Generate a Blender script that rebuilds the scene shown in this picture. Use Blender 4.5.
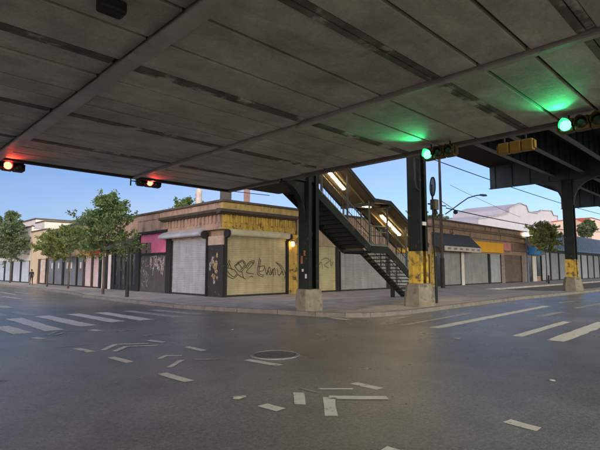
import bpy, bmesh, math, random
from mathutils import Vector, Matrix
random.seed(7)
R = math.radians
for o in list(bpy.data.objects): bpy.data.objects.remove(o)
scn = bpy.context.scene
col = scn.collection

# ------------------------------------------------------------------ camera, sky, sun, exposure
F, Y0, HC = 465.0, 269.0, 1.7                 # focal length in photo pixels, horizon row, eye height
PITCH = math.atan((Y0 - 225) / F)
cam = bpy.data.cameras.new('camera'); camo = bpy.data.objects.new('camera', cam); col.objects.link(camo)
camo.location = (0, 0, HC); camo.rotation_euler = (R(90) + PITCH, 0, 0)
cam.sensor_fit = 'HORIZONTAL'; cam.sensor_width = 36; cam.lens = F / 600 * 36
cam.clip_start = .05; cam.clip_end = 5000
scn.camera = camo

SUN_EL, SUN_AZ = 11.0, 142.0                  # degrees; azimuth clockwise from +Y (camera looks along +Y)
w = bpy.data.worlds.new('World'); scn.world = w; w.use_nodes = True
wn = w.node_tree; wn.nodes.clear()
wo = wn.nodes.new('ShaderNodeOutputWorld'); wb = wn.nodes.new('ShaderNodeBackground')
sky = wn.nodes.new('ShaderNodeTexSky'); sky.sky_type = 'NISHITA'; sky.sun_disc = False
sky.sun_elevation = R(SUN_EL); sky.sun_rotation = R(-SUN_AZ)
sky.air_density = .7; sky.dust_density = 1.4; sky.ozone_density = 3.0
wb.inputs['Strength'].default_value = .12
tint = wn.nodes.new('ShaderNodeVectorMath'); tint.operation = 'MULTIPLY'; tint.inputs[1].default_value = (1.14, .99, 1.04)   # white balance of the sky
wtc = wn.nodes.new('ShaderNodeTexCoord'); wmp = wn.nodes.new('ShaderNodeMapping'); wmp.inputs['Scale'].default_value = (1.2, 1.2, 5.0)
wnz = wn.nodes.new('ShaderNodeTexNoise'); wnz.inputs['Scale'].default_value = 1.7; wnz.inputs['Detail'].default_value = 6; wnz.inputs['Roughness'].default_value = .5
wmr = wn.nodes.new('ShaderNodeMapRange'); wmr.inputs['From Min'].default_value = .42; wmr.inputs['From Max'].default_value = .75; wmr.inputs['To Max'].default_value = .45
wmx = wn.nodes.new('ShaderNodeMix'); wmx.data_type = 'RGBA'; wmx.inputs[7].default_value = (2.6, 2.75, 3.2, 1)      # thin high cloud
wn.links.new(wtc.outputs['Generated'], wmp.inputs[0]); wn.links.new(wmp.outputs[0], wnz.inputs['Vector']); wn.links.new(wnz.outputs[0], wmr.inputs['Value'])
wn.links.new(sky.outputs[0], tint.inputs[0]); wn.links.new(tint.outputs[0], wmx.inputs[6]); wn.links.new(wmr.outputs[0], wmx.inputs[0]); wn.links.new(wmx.outputs[2], wb.inputs[0]); wn.links.new(wb.outputs[0], wo.inputs[0])
sl = bpy.data.lights.new('sun', 'SUN'); slo = bpy.data.objects.new('sun', sl); col.objects.link(slo)
sl.energy = 3.4; sl.angle = R(75); sl.color = (1, .92, .70)
sd = Vector((math.sin(R(SUN_AZ)) * math.cos(R(SUN_EL)), math.cos(R(SUN_AZ)) * math.cos(R(SUN_EL)), math.sin(R(SUN_EL))))
slo.rotation_euler = sd.to_track_quat('Z', 'Y').to_euler(); slo.location = (0, -20, 30)
scn.view_settings.view_transform = 'Standard'; scn.view_settings.look = 'None'
scn.view_settings.exposure = 1.02; scn.view_settings.gamma = 1.0; scn.view_settings.use_curve_mapping = False

# ------------------------------------------------------------------ street frame: s along the right street, t along the left street
AU = R(45.5)
U = (math.sin(AU), math.cos(AU)); V = (-math.cos(AU), math.sin(AU))
C = (-4.261, 25.663)                          # foot of the corner building's corner
TH = R(90) - AU
def W(s, t, z=0): return Vector((C[0] + s*U[0] + t*V[0], C[1] + s*U[1] + t*V[1], z))
def st(P):
    dx, dy = P[0]-C[0], P[1]-C[1]
    return (dx*U[0]+dy*U[1], dx*V[0]+dy*V[1])
cp_, sp_ = math.cos(PITCH), math.sin(PITCH)
def ray(x, y):
    a, b = x-300, 225-y
    return (a, F*cp_-b*sp_, F*sp_+b*cp_)
def onZ(x, y, z):                             # pixel -> (s,t) on a level plane
    r = ray(x, y); k = (z-HC)/r[2]; return st((r[0]*k, r[1]*k))
def onT(x, y, t):                             # pixel -> (s,z) on a facade of the right street
    r = ray(x, y); ot = -C[0]*V[0]-C[1]*V[1]; k = (t-ot)/(r[0]*V[0]+r[1]*V[1])
    return (st((r[0]*k, r[1]*k))[0], HC+r[2]*k)
def onS(x, y, s):
    r = ray(x, y); ou = -C[0]*U[0]-C[1]*U[1]; k = (s-ou)/(r[0]*U[0]+r[1]*U[1])
    return (st((r[0]*k, r[1]*k))[1], HC+r[2]*k)
def atD(x, y, d):                             # pixel -> (s,t,z) at ground distance d in depth
    r = ray(x, y); k = d/r[1]; a = st((r[0]*k, d)); return (a[0], a[1], HC+r[2]*k)

# ------------------------------------------------------------------ materials
MATS = {}
def M(name, c, rough=.7, var=.3, scale=2.0, bump=.15, bscale=30, metal=0, dirt=None, streak=0, spec=.4):
    if name in MATS: return MATS[name]
    m = bpy.data.materials.new(name); m.use_nodes = True; nt = m.node_tree; N = nt.nodes; L = nt.links
    b = N['Principled BSDF']; b.inputs['Roughness'].default_value = rough; b.inputs['Metallic'].default_value = metal
    b.inputs['Specular IOR Level'].default_value = spec
    tc = N.new('ShaderNodeTexCoord'); co = tc.outputs['Object']
    def noise(sc, det=6, mp=None):
        n = N.new('ShaderNodeTexNoise'); n.inputs['Scale'].default_value = sc; n.inputs['Detail'].default_value = det
        n.inputs['Roughness'].default_value = .6
        if mp:
            mm = N.new('ShaderNodeMapping'); mm.inputs['Scale'].default_value = mp
            L.new(co, mm.inputs[0]); L.new(mm.outputs[0], n.inputs['Vector'])
        else: L.new(co, n.inputs['Vector'])
        return n
    def ramp(src, lo, hi):
        r = N.new('ShaderNodeMapRange'); r.inputs['From Min'].default_value = lo; r.inputs['From Max'].default_value = hi
        L.new(src, r.inputs['Value']); return r.outputs[0]
    def mix(f, a, bb):
        x = N.new('ShaderNodeMix'); x.data_type = 'RGBA'
        if isinstance(f, (int, float)): x.inputs[0].default_value = f
        else: L.new(f, x.inputs[0])
        for i, q in ((6, a), (7, bb)):
            if isinstance(q, tuple): x.inputs[i].default_value = (*q, 1)
            else: L.new(q, x.inputs[i])
        return x.outputs[2]
    n1 = noise(scale)
    lo = tuple(v*(1-var) for v in c); hi = tuple(min(1, v*(1+var*.6)) for v in c)
    out = mix(ramp(n1.outputs[0], .3, .7), lo, hi)
    if streak:
        n = noise(1.0, 4, (5, 5, .35)); f = N.new('ShaderNodeMath'); f.operation = 'MULTIPLY'; f.inputs[1].default_value = streak
        L.new(ramp(n.outputs[0], .45, .75), f.inputs[0]); out = mix(f.outputs[0], out, tuple(v*.35 for v in c))
    if dirt:
        dc, amt, sc = dirt; n = noise(sc, 9)
        out = mix(ramp(n.outputs[0], .66-amt*.3, .74-amt*.3), out, dc)
    L.new(out, b.inputs['Base Color'])
    if bump:
        n = noise(bscale, 4); bp = N.new('ShaderNodeBump'); bp.inputs['Strength'].default_value = bump; bp.inputs['Distance'].default_value = .02
        L.new(n.outputs[0], bp.inputs['Height']); L.new(bp.outputs[0], b.inputs['Normal'])
    nr = noise(scale*3, 3); rr = N.new('ShaderNodeMapRange'); rr.inputs['To Min'].default_value = max(.05, rough-.12); rr.inputs['To Max'].default_value = min(1, rough+.12)
    L.new(nr.outputs[0], rr.inputs['Value']); L.new(rr.outputs[0], b.inputs['Roughness'])
    MATS[name] = m; return m
def EM(name, c, s):
    if name in MATS: return MATS[name]
    m = bpy.data.materials.new(name); m.use_nodes = True; b = m.node_tree.nodes['Principled BSDF']
    b.inputs['Base Color'].default_value = (*c, 1); b.inputs['Emission Color'].default_value = (*c, 1); b.inputs['Emission Strength'].default_value = s
    MATS[name] = m; return m
def GLASS(name, c, rough=.1):
    m = M(name, c, rough, .2, 1.5, 0, spec=.6); return m

def leaf_mat(name, c):
    m = bpy.data.materials.new(name); m.use_nodes = True; nt = m.node_tree; N = nt.nodes; L = nt.links
    b = N['Principled BSDF']; b.inputs['Roughness'].default_value = .55
    tc = N.new('ShaderNodeTexCoord'); n = N.new('ShaderNodeTexNoise'); n.inputs['Scale'].default_value = 2.5; n.inputs['Detail'].default_value = 8
    L.new(tc.outputs['Object'], n.inputs['Vector']); r = N.new('ShaderNodeValToRGB')
    r.color_ramp.elements[0].position = .35; r.color_ramp.elements[0].color = (c[0]*.55, c[1]*.6, c[2]*.55, 1)
    r.color_ramp.elements[1].position = .68; r.color_ramp.elements[1].color = (c[0]*1.5, c[1]*1.35, c[2]*1.2, 1)
    L.new(n.outputs[0], r.inputs[0]); L.new(r.outputs[0], b.inputs['Base Color'])
    tr = N.new('ShaderNodeBsdfTranslucent'); L.new(r.outputs[0], tr.inputs[0])
    ms = N.new('ShaderNodeMixShader'); ms.inputs[0].default_value = .3
    L.new(b.outputs[0], ms.inputs[1]); L.new(tr.outputs[0], ms.inputs[2]); L.new(ms.outputs[0], N['Material Output'].inputs[0])
    return m

def asphalt():
    m = bpy.data.materials.new('asphalt'); m.use_nodes = True; nt = m.node_tree; N = nt.nodes; L = nt.links
    b = N['Principled BSDF']; tc = N.new('ShaderNodeTexCoord'); co = tc.outputs['Object']
    def noise(sc, det, rg=.6, dist=0):
        n = N.new('ShaderNodeTexNoise'); n.inputs['Scale'].default_value = sc; n.inputs['Detail'].default_value = det
        n.inputs['Roughness'].default_value = rg; n.inputs['Distortion'].default_value = dist
        L.new(co, n.inputs['Vector']); return n.outputs[0]
    def mr(src, a, bb, c, d):
        r = N.new('ShaderNodeMapRange'); L.new(src, r.inputs['Value'])
        for k, v in zip(('From Min', 'From Max', 'To Min', 'To Max'), (a, bb, c, d)): r.inputs[k].default_value = v
        return r.outputs[0]
    def mul(a, bb):
        x = N.new('ShaderNodeMath'); x.operation = 'MULTIPLY'; L.new(a, x.inputs[0]); L.new(bb, x.inputs[1]); return x.outputs[0]
    big = mr(noise(.25, 6, .6, .8), .3, .7, .66, 1.3)
    mid = mr(noise(1.6, 6), .3, .7, .85, 1.15)
    fine = mul(mr(noise(80, 3, .7), .3, .7, .45, 1.6), mr(noise(19, 5, .8), .34, .68, .58, 1.5))
    # tar-sealed cracks
    vo = N.new('ShaderNodeTexVoronoi'); vo.feature = 'DISTANCE_TO_EDGE'; vo.inputs['Scale'].default_value = .17
    wv = N.new('ShaderNodeTexNoise'); wv.inputs['Scale'].default_value = .9; wv.inputs['Detail'].default_value = 6
    L.new(co, wv.inputs['Vector']); mx = N.new('ShaderNodeVectorMath'); mx.operation = 'MULTIPLY_ADD'; mx.inputs[1].default_value = (1.6, 1.6, 0)
    L.new(wv.outputs['Color'], mx.inputs[0]); L.new(co, mx.inputs[2]); L.new(mx.outputs[0], vo.inputs['Vector'])
    crack = mr(vo.outputs['Distance'], .001, .003, .85, 1)
    spots = mr(noise(9, 2, .5), .70, .74, 1, .62)
    k = mul(mul(mul(mul(big, mid), fine), crack), spots)
    vm = N.new('ShaderNodeVectorMath'); vm.operation = 'SCALE'; vm.inputs[0].default_value = (.172, .168, .155)
    L.new(k, vm.inputs['Scale']); L.new(vm.outputs[0], b.inputs['Base Color'])
    L.new(mr(noise(.5, 5), .3, .7, .24, .37), b.inputs['Roughness'])
    b.inputs['Specular IOR Level'].default_value = .5
    bp = N.new('ShaderNodeBump'); bp.inputs['Strength'].default_value = .5; bp.inputs['Distance'].default_value = .012
    L.new(noise(60, 4, .75), bp.inputs['Height']); L.new(bp.outputs[0], b.inputs['Normal'])
    return m

def sidewalk_mat():
    m = bpy.data.materials.new('sidewalk_concrete'); m.use_nodes = True; nt = m.node_tree; N = nt.nodes; L = nt.links
    b = N['Principled BSDF']; b.inputs['Roughness'].default_value = .75
    tc = N.new('ShaderNodeTexCoord'); co = tc.outputs['Object']
    br = N.new('ShaderNodeTexBrick'); br.offset = 0; br.inputs['Scale'].default_value = 1; br.inputs['Mortar Size'].default_value = .012
    br.inputs['Brick Width'].default_value = 1.5; br.inputs['Row Height'].default_value = 1.5
    br.inputs['Color1'].default_value = (.46, .41, .375, 1); br.inputs['Color2'].default_value = (.50, .45, .41, 1); br.inputs['Mortar'].default_value = (.2, .175, .15, 1)
    L.new(co, br.inputs['Vector'])
    n = N.new('ShaderNodeTexNoise'); n.inputs['Scale'].default_value = 1.3; n.inputs['Detail'].default_value = 9; n.inputs['Roughness'].default_value = .65
    L.new(co, n.inputs['Vector']); r = N.new('ShaderNodeMapRange'); r.inputs['From Min'].default_value = .3; r.inputs['From Max'].default_value = .7
    r.inputs['To Min'].default_value = .6; r.inputs['To Max'].default_value = 1.15; L.new(n.outputs[0], r.inputs['Value'])
    g = N.new('ShaderNodeTexNoise'); g.inputs['Scale'].default_value = 14; g.inputs['Detail'].default_value = 2; L.new(co, g.inputs['Vector'])
    gr = N.new('ShaderNodeMapRange'); gr.inputs['From Min'].default_value = .68; gr.inputs['From Max'].default_value = .72; gr.inputs['To Min'].default_value = 1; gr.inputs['To Max'].default_value = .45
    L.new(g.outputs[0], gr.inputs['Value']); mm = N.new('ShaderNodeMath'); mm.operation = 'MULTIPLY'; L.new(r.outputs[0], mm.inputs[0]); L.new(gr.outputs[0], mm.inputs[1])
    vm = N.new('ShaderNodeVectorMath'); vm.operation = 'SCALE'; L.new(br.outputs[0], vm.inputs[0]); L.new(mm.outputs[0], vm.inputs['Scale']); L.new(vm.outputs[0], b.inputs['Base Color'])
    return m

def soffit_mat():
    m = bpy.data.materials.new('soffit_concrete'); m.use_nodes = True; nt = m.node_tree; N = nt.nodes; L = nt.links
    b = N['Principled BSDF']; b.inputs['Roughness'].default_value = .8; b.inputs['Specular IOR Level'].default_value = .3
    tc = N.new('ShaderNodeTexCoord'); co = tc.outputs['Object']
    def noise(sc, det, rg, mp=None, dist=0):
        n = N.new('ShaderNodeTexNoise'); n.inputs['Scale'].default_value = sc; n.inputs['Detail'].default_value = det; n.inputs['Roughness'].default_value = rg; n.inputs['Distortion'].default_value = dist
        if mp:
            mm = N.new('ShaderNodeMapping'); mm.inputs['Scale'].default_value = mp; L.new(co, mm.inputs[0]); L.new(mm.outputs[0], n.inputs['Vector'])
        else: L.new(co, n.inputs['Vector'])
        return n.outputs[0]
    def mr(src, a, bb, c, d):
        q = N.new('ShaderNodeMapRange'); L.new(src, q.inputs['Value'])
        for k, v in zip(('From Min', 'From Max', 'To Min', 'To Max'), (a, bb, c, d)): q.inputs[k].default_value = v
        return q.outputs[0]
    def mul(a, bb):
        x = N.new('ShaderNodeMath'); x.operation = 'MULTIPLY'; L.new(a, x.inputs[0]); L.new(bb, x.inputs[1]); return x.outputs[0]
    big = mr(noise(.35, 6, .65, None, .5), .3, .7, .62, 1.2); mid = mr(noise(1.7, 8, .7, None, .8), .3, .72, .78, 1.14)
    along = mr(noise(1.0, 6, .65, (.8, 2.6, 1), .7), .35, .72, 1.06, .80); grain = mr(noise(22, 4, .7), .3, .7, .86, 1.12)
    k = mul(mul(big, mid), mul(along, grain))
    vm = N.new('ShaderNodeVectorMath'); vm.operation = 'SCALE'; vm.inputs[0].default_value = (.55, .515, .435); L.new(k, vm.inputs['Scale']); L.new(vm.outputs[0], b.inputs['Base Color'])
    bp = N.new('ShaderNodeBump'); bp.inputs['Strength'].default_value = .5; bp.inputs['Distance'].default_value = .02; L.new(noise(9, 6, .7), bp.inputs['Height']); L.new(bp.outputs[0], b.inputs['Normal'])
    return m

# ------------------------------------------------------------------ mesh helpers
ORG = {}
def link(o, parent=None):
    col.objects.link(o)
    if parent: o.parent = parent
    return o
def tag(o, label=None, cat=None, group=None, kind=None):
    if label: o['label'] = label
    if cat: o['category'] = cat
    if group: o['group'] = group
    if kind: o['kind'] = kind
    return o
def thing(name, label, cat, s, t, z=0, rot=None, group=None):
    o = bpy.data.objects.new(name, None); o.empty_display_size = .2; link(o)
    o.location = W(s, t, z); o.rotation_euler = (0, 0, TH if rot is None else rot)
    ORG[o] = (s, t, z) if rot is None else (0, 0, 0)
    return tag(o, label, cat, group)
class MB:
    def __init__(s): s.v = []; s.f = []
    def add(s, vs, fs):
        k = len(s.v); s.v += [tuple(p) for p in vs]; s.f += [tuple(i+k for i in f) for f in fs]; return s
    def box(s, x0, x1, y0, y1, z0, z1):
        x0, x1 = min(x0, x1), max(x0, x1); y0, y1 = min(y0, y1), max(y0, y1); z0, z1 = min(z0, z1), max(z0, z1)
        return s.add([(x, y, z) for z in (z0, z1) for x, y in ((x0, y0), (x1, y0), (x1, y1), (x0, y1))],
                     [(3, 2, 1, 0), (4, 5, 6, 7), (0, 1, 5, 4), (1, 2, 6, 5), (2, 3, 7, 6), (3, 0, 4, 7)])
    def prism(s, pts, z0, z1):
        n = len(pts)
        return s.add([(x, y, z0) for x, y in pts]+[(x, y, z1) for x, y in pts],
                     [tuple(range(n))[::-1], tuple(range(n, 2*n))]+[(i, (i+1) % n, n+(i+1) % n, n+i) for i in range(n)])
    def extr(s, axis, prof, a0, a1):          # prof: list of (other, z); extruded along axis x or y
        n = len(prof)
        g = (lambda a, p: (a, p[0], p[1])) if axis == 'x' else (lambda a, p: (p[0], a, p[1]))
        return s.add([g(a0, p) for p in prof]+[g(a1, p) for p in prof],
                     [tuple(range(n))[::-1], tuple(range(n, 2*n))]+[(i, (i+1) % n, n+(i+1) % n, n+i) for i in range(n)])
    def tube(s, pts, r, n=6, r1=None):
        pts = [Vector(p) for p in pts]; m = len(pts); vs = []
        for i, p in enumerate(pts):
            d = (pts[min(i+1, m-1)]-pts[max(i-1, 0)]).normalized()
            a = d.cross(Vector((0, 0, 1)) if abs(d.z) < .9 else Vector((1, 0, 0))).normalized(); b = d.cross(a)
            rr = r if r1 is None else r+(r1-r)*i/(m-1)
            vs += [p+(a*math.cos(2*math.pi*k/n)+b*math.sin(2*math.pi*k/n))*rr for k in range(n)]
        fs = [(i*n+k, i*n+(k+1) % n, (i+1)*n+(k+1) % n, (i+1)*n+k) for i in range(m-1) for k in range(n)]
        fs += [tuple(range(n))[::-1], tuple(range((m-1)*n, m*n))]
        return s.add(vs, fs)
    def lathe(s, c, prof, n=12):              # prof (r,z) about the vertical axis through c=(x,y)
        vs = [(c[0]+r*math.cos(2*math.pi*k/n), c[1]+r*math.sin(2*math.pi*k/n), z) for r, z in prof for k in range(n)]
        m = len(prof)
        fs = [(i*n+k, i*n+(k+1) % n, (i+1)*n+(k+1) % n, (i+1)*n+k) for i in range(m-1) for k in range(n)]
        fs += [tuple(range(n))[::-1], tuple(range((m-1)*n, m*n))]
        return s.add(vs, fs)
    def bar(s, p, q, w, h):                   # rectangular bar from p to q (w sideways, h in the vertical plane)
        p, q = Vector(p), Vector(q); d = (q-p).normalized()
        a = d.cross(Vector((0, 0, 1))); a = a.normalized() if a.length > 1e-4 else Vector((1, 0, 0)); b = a.cross(d)
        vs = [e+a*(sx*w/2)+b*(sz*h/2) for e in (p, q) for sx, sz in ((-1, -1), (1, -1), (1, 1), (-1, 1))]
        return s.add(vs, [(3, 2, 1, 0), (4, 5, 6, 7), (0, 1, 5, 4), (1, 2, 6, 5), (2, 3, 7, 6), (3, 0, 4, 7)])
    def build(s, name, mat, parent=None, bevel=0, smooth=False, root=None, label=None):
        org = (0, 0, 0)
        r = root or parent
        while r is not None and r not in ORG: r = r.parent
        if r is not None: org = ORG[r]
        me = bpy.data.meshes.new(name)
        me.from_pydata([(x-org[0], y-org[1], z-org[2]) for x, y, z in s.v], [], s.f)
        bm = bmesh.new(); bm.from_mesh(me); bmesh.ops.recalc_face_normals(bm, faces=bm.faces)
        if bevel: bmesh.ops.bevel(bm, geom=bm.edges[:], offset=bevel, segments=2, profile=.5, affect='EDGES', clamp_overlap=True)
        bm.to_mesh(me); bm.free()
        if smooth: me.polygons.foreach_set('use_smooth', [True]*len(me.polygons))
        me.materials.append(mat); o = bpy.data.objects.new(name, me); link(o, parent)
        if label: o['label'] = label
        return o
def inst(o, parent, loc):                     # another piece sharing mesh data
    c = bpy.data.objects.new(o.name.split('.')[0], o.data); link(c, parent); c.location = loc; return c
def smesh(name, mb, mat, label):              # a piece of the setting: a mesh in the street frame
    o = mb.build(name, mat); o.location = W(0, 0); o.rotation_euler = (0, 0, TH); return tag(o, label, kind='structure')
class Fac:                                    # a facade: 'R' faces the right street (-t), 'L' faces the left street (-s); d is outward
    def __init__(s, ax, plane=0): s.ax = ax; s.p = plane
    def P(s, a, d, z): return (a, s.p-d, z) if s.ax == 'R' else (s.p-d, a, z)
    def box(s, mb, a0, a1, d0, d1, z0, z1):
        p, q = s.P(a0, d0, z0), s.P(a1, d1, z1); return mb.box(p[0], q[0], p[1], q[1], z0, z1)
    def b(s, parent, name, mat, a0, a1, d0, d1, z0, z1, bevel=0, label=None):
        return s.box(MB(), a0, a1, d0, d1, z0, z1).build(name, mat, parent, bevel, label=label)
    def ex(s, mb, prof, a0, a1): return mb.extr('x' if s.ax == 'R' else 'y', [(s.p-d, z) for d, z in prof], a0, a1)
    def shutter(s, parent, a0, a1, z0, z1, mat, d=0, pitch=.11, frame=None, label=None):
        mb = MB(); n = max(3, int(round((z1-z0-.1)/pitch))); pz = (z1-z0-.1)/n; rows = []
        for i in range(n):
            zz = z0+.1+i*pz; j = random.uniform(-.004, .004)
            rows += [(zz, 0), (zz+pz*.22, .016+j), (zz+pz*.72, .02+j), (zz+pz*.9, .002)]
        rows.append((z1, 0)); k = max(1, int((a1-a0)/1.6)); cols = [a0+(a1-a0)*i/k for i in range(k+1)]
        vs = [s.P(a, d+dd+random.uniform(-.002, .002), zz) for zz, dd in rows for a in cols]; m = k+1
        mb.add(vs, [(r*m+c, r*m+c+1, (r+1)*m+c+1, (r+1)*m+c) for r in range(len(rows)-1) for c in range(k)])
        o = mb.build('roller_shutter', mat, parent, label=label)
        fm = frame or MATS['dark_steel']
        q = s.box(MB(), a0, a1, d-.03, d+.035, z0, z0+.1); q.build('bottom_bar', fm, o)
        for a in (a0, a1): s.box(MB(), a-.05, a+.05, d-.04, d+.06, z0, z1).build('guide_rail', fm, o)
        return o
def strokes(fac, polys, width, d, name, mat, parent):   # flat paint strokes lying just off a facade
    mb = MB(); k = 0
    def smooth(pl):
        if len(pl) < 3: return pl
        out = []
        for i in range(len(pl)-1):
            p0, p1, p2, p3 = pl[max(i-1, 0)], pl[i], pl[i+1], pl[min(i+2, len(pl)-1)]
            for j in range(4):
                u = j/4; out.append(tuple(.5*(2*b+(c-a)*u+(2*a-5*b+4*c-d)*u*u+(3*b-a-3*c+d)*u**3) for a, b, c, d in zip(p0, p1, p2, p3)))
        return out+[pl[-1]]
    polys = [smooth(pl) for pl in polys]
    for pl in polys:
        for (a0, z0), (a1, z1) in zip(pl, pl[1:]):
            k += 1; e = d + .0006*(k % 7)
            dx, dz = a1-a0, z1-z0; l = math.hypot(dx, dz) or 1; nx, nz = -dz/l*width/2, dx/l*width/2; ex, ez = dx/l*width*.3, dz/l*width*.3
            pts = [(a0+nx-ex, z0+nz-ez), (a0-nx-ex, z0-nz-ez), (a1-nx+ex, z1-nz+ez), (a1+nx+ex, z1+nz+ez)]
            f0 = [fac.P(a, e, z) for a, z in pts]; f1 = [fac.P(a, e-.003, z) for a, z in pts]
            mb.add(f0+f1, [(0, 1, 2, 3), (7, 6, 5, 4), (0, 4, 5, 1), (1, 5, 6, 2), (2, 6, 7, 3), (3, 7, 4, 0)])
    o = mb.build(name, mat, parent); o['kind'] = 'stuff'; return o

# palette
dark_steel = M('dark_steel', (.03, .03, .028), .65, .4, 3, .2, 25, spec=.3)
green_steel = M('green_steel', (.016, .020, .017), .72, .4, 2, .2, 20, dirt=((.10, .07, .04), .14, 3), spec=.25)
blue_steel = M('blue_green_steel', (.038, .06, .066), .5, .35, 1.2, .15, 15, dirt=((.07, .045, .03), .12, 1.5))
yellow_steel = M('yellow_painted_steel', (.62, .42, .05), .55, .3, 3, .2, 25, dirt=((.12, .09, .05), .46, 2.6), streak=.85)
flange_steel = M('flange_steel', (.40, .375, .325), .5, .3, 1.2, .2, 20, dirt=((.30, .26, .21), .22, 2))
peeling = M('peeling_band', (.15, .135, .11), .75, .5, 2, .7, 12, dirt=((.50, .46, .40), .40, 1.3))
col_base = M('weathered_base_concrete', (.25, .225, .17), .85, .35, 2.5, .5, 14, dirt=((.12, .11, .085), .38, 2.2), streak=.35)
black_paint = M('black_paint', (.015, .015, .016), .65, .4, 3, .1, 20)
wood_pole = M('wood_pole', (.065, .055, .05), .85, .35, 4, .4, 30, streak=.5)
beige_wall = M('beige_stucco', (.38, .28, .195), .85, .25, 1.2, .2, 25, streak=.6, dirt=((.18, .13, .10), .28, 1.5))
pink_beige = M('pink_beige_stucco', (.43, .295, .215), .85, .25, 1.2, .2, 25, streak=.65, dirt=((.20, .14, .11), .3, 1.5))
yellow_wall = M('yellow_painted_masonry', (.50, .335, .075), .75, .25, 2, .25, 25, streak=.8, dirt=((.10, .075, .035), .40, 2.6))
cornice_dark = M('weathered_cornice', (.085, .066, .05), .85, .4, 2, .4, 20, dirt=((.04, .035, .03), .35, 2))
coping = M('dark_coping', (.11, .085, .07), .85, .4, 2, .2, 20)
silver = M('galvanised_shutter', (.40, .42, .45), .45, .2, 1.5, .05, 40, streak=.35, spec=.5)
silver2 = M('grey_shutter', (.30, .31, .31), .5, .22, 1.1, .05, 40, streak=.4, dirt=((.2, .19, .18), .12, 2))
pale_yel = M('pale_yellow_shutter', (.43, .38, .24), .5, .22, 1.2, .05, 40, streak=.35)
pale_yel2 = M('faded_yellow_shutter', (.44, .40, .23), .5, .18, 1.2, .05, 40, streak=.35)
grey_blue = M('blue_grey_shutter', (.19, .21, .23), .55, .25, 1, .05, 40, streak=.4)
ltblue = M('pale_blue_shutter', (.52, .60, .67), .5, .15, 1, .05, 40, streak=.25)
brown_sh = M('brown_shutter', (.16, .115, .095), .55, .3, 1.5, .05, 40, streak=.4)
white_paint = M('white_paint', (.66, .63, .60), .7, .15, 2, .05, 30, streak=.25)
roof_tar = M('roof_tar', (.06, .06, .06), .9, .3, 1, .2, 20)
dark_glass = GLASS('dark_shop_glass', (.02, .024, .026), .08)

# ------------------------------------------------------------------ ground, road, sidewalk
smesh('ground', MB().add([(-900, -900, -.05), (1500, -900, -.05), (1500, 1500, -.05), (-900, 1500, -.05)], [(0, 1, 2, 3)]), M('far_ground', (.12, .115, .10), .9, .3, .05, 0), 'open ground beyond the streets')
road = smesh('road', MB().add([(-90, -90, 0), (170, -90, 0), (170, 120, 0), (-90, 120, 0)], [(0, 1, 2, 3)]), asphalt(), 'dark asphalt street crossing')
curve = [(-3.5, 75), (-3.4, 15), (-3.9, 10.5), (-4.4, 8), (-4.4, -2.7), (-4.3, -3.6), (-4.05, -4.6), (-3.6, -6.2), (-3.05, -8), (-2.65, -9.6), (-2.2, -10.6), (-1.5, -11.15), (-.6, -11.4), (.6, -11.5), (5, -11.35), (12, -11.2), (24, -11.75), (100, -11.75)]
walk_m = sidewalk_mat()
walk = MB().prism(curve+[(100, -11.0), (21.6, -10.75), (20.9, -9.5), (20.7, -5.3), (100, -5.3), (100, .4), (.4, .4), (.4, 75)], -.05, .15)
side = smesh('sidewalk', walk, walk_m, 'pale concrete sidewalk around the corner shops')
strip = smesh('parking_strip', MB().add([(20.6, -5.2, .012), (20.6, -10.9, .012), (110, -11.1, .012), (110, -5.2, .012)], [(0, 1, 2, 3)]), M('worn_strip', (.20, .18, .145), .85, .35, .8, .3, 20, dirt=((.1, .09, .075), .2, 1)), 'worn parking strip under the elevated line')
def offset_path(pts, d):
    out = []
    for i, p in enumerate(pts):
        a = Vector(pts[max(i-1, 0)]); b = Vector(pts[min(i+1, len(pts)-1)]); t = (b-a).normalized(); n = Vector((-t.y, t.x)); out.append((p[0]+n.x*d, p[1]+n.y*d))
    return out
kerb_m = M('kerb_stone', (.20, .185, .165), .75, .3, 2, .3, 20, dirt=((.15, .13, .11), .25, 2))
outer = offset_path(curve, -.03); inner = offset_path(curve, .13)
dense = []
for a, b in zip(range(len(curve)-1), range(1, len(curve))):
    L_ = math.dist(curve[a], curve[b]); n = max(1, round(min(L_, 60)/1.9))
    for k in range(n):
        f0, f1 = k/n, (k+1)/n-min(.012, .02/L_)
        q = [tuple(o[a][i]+(o[b][i]-o[a][i])*f for i in (0, 1)) for o, f in ((outer, f0), (outer, f1), (inner, f1), (inner, f0))]
        MB().prism(q, -.04, .158).build('kerb_stone', kerb_m, side)

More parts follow.
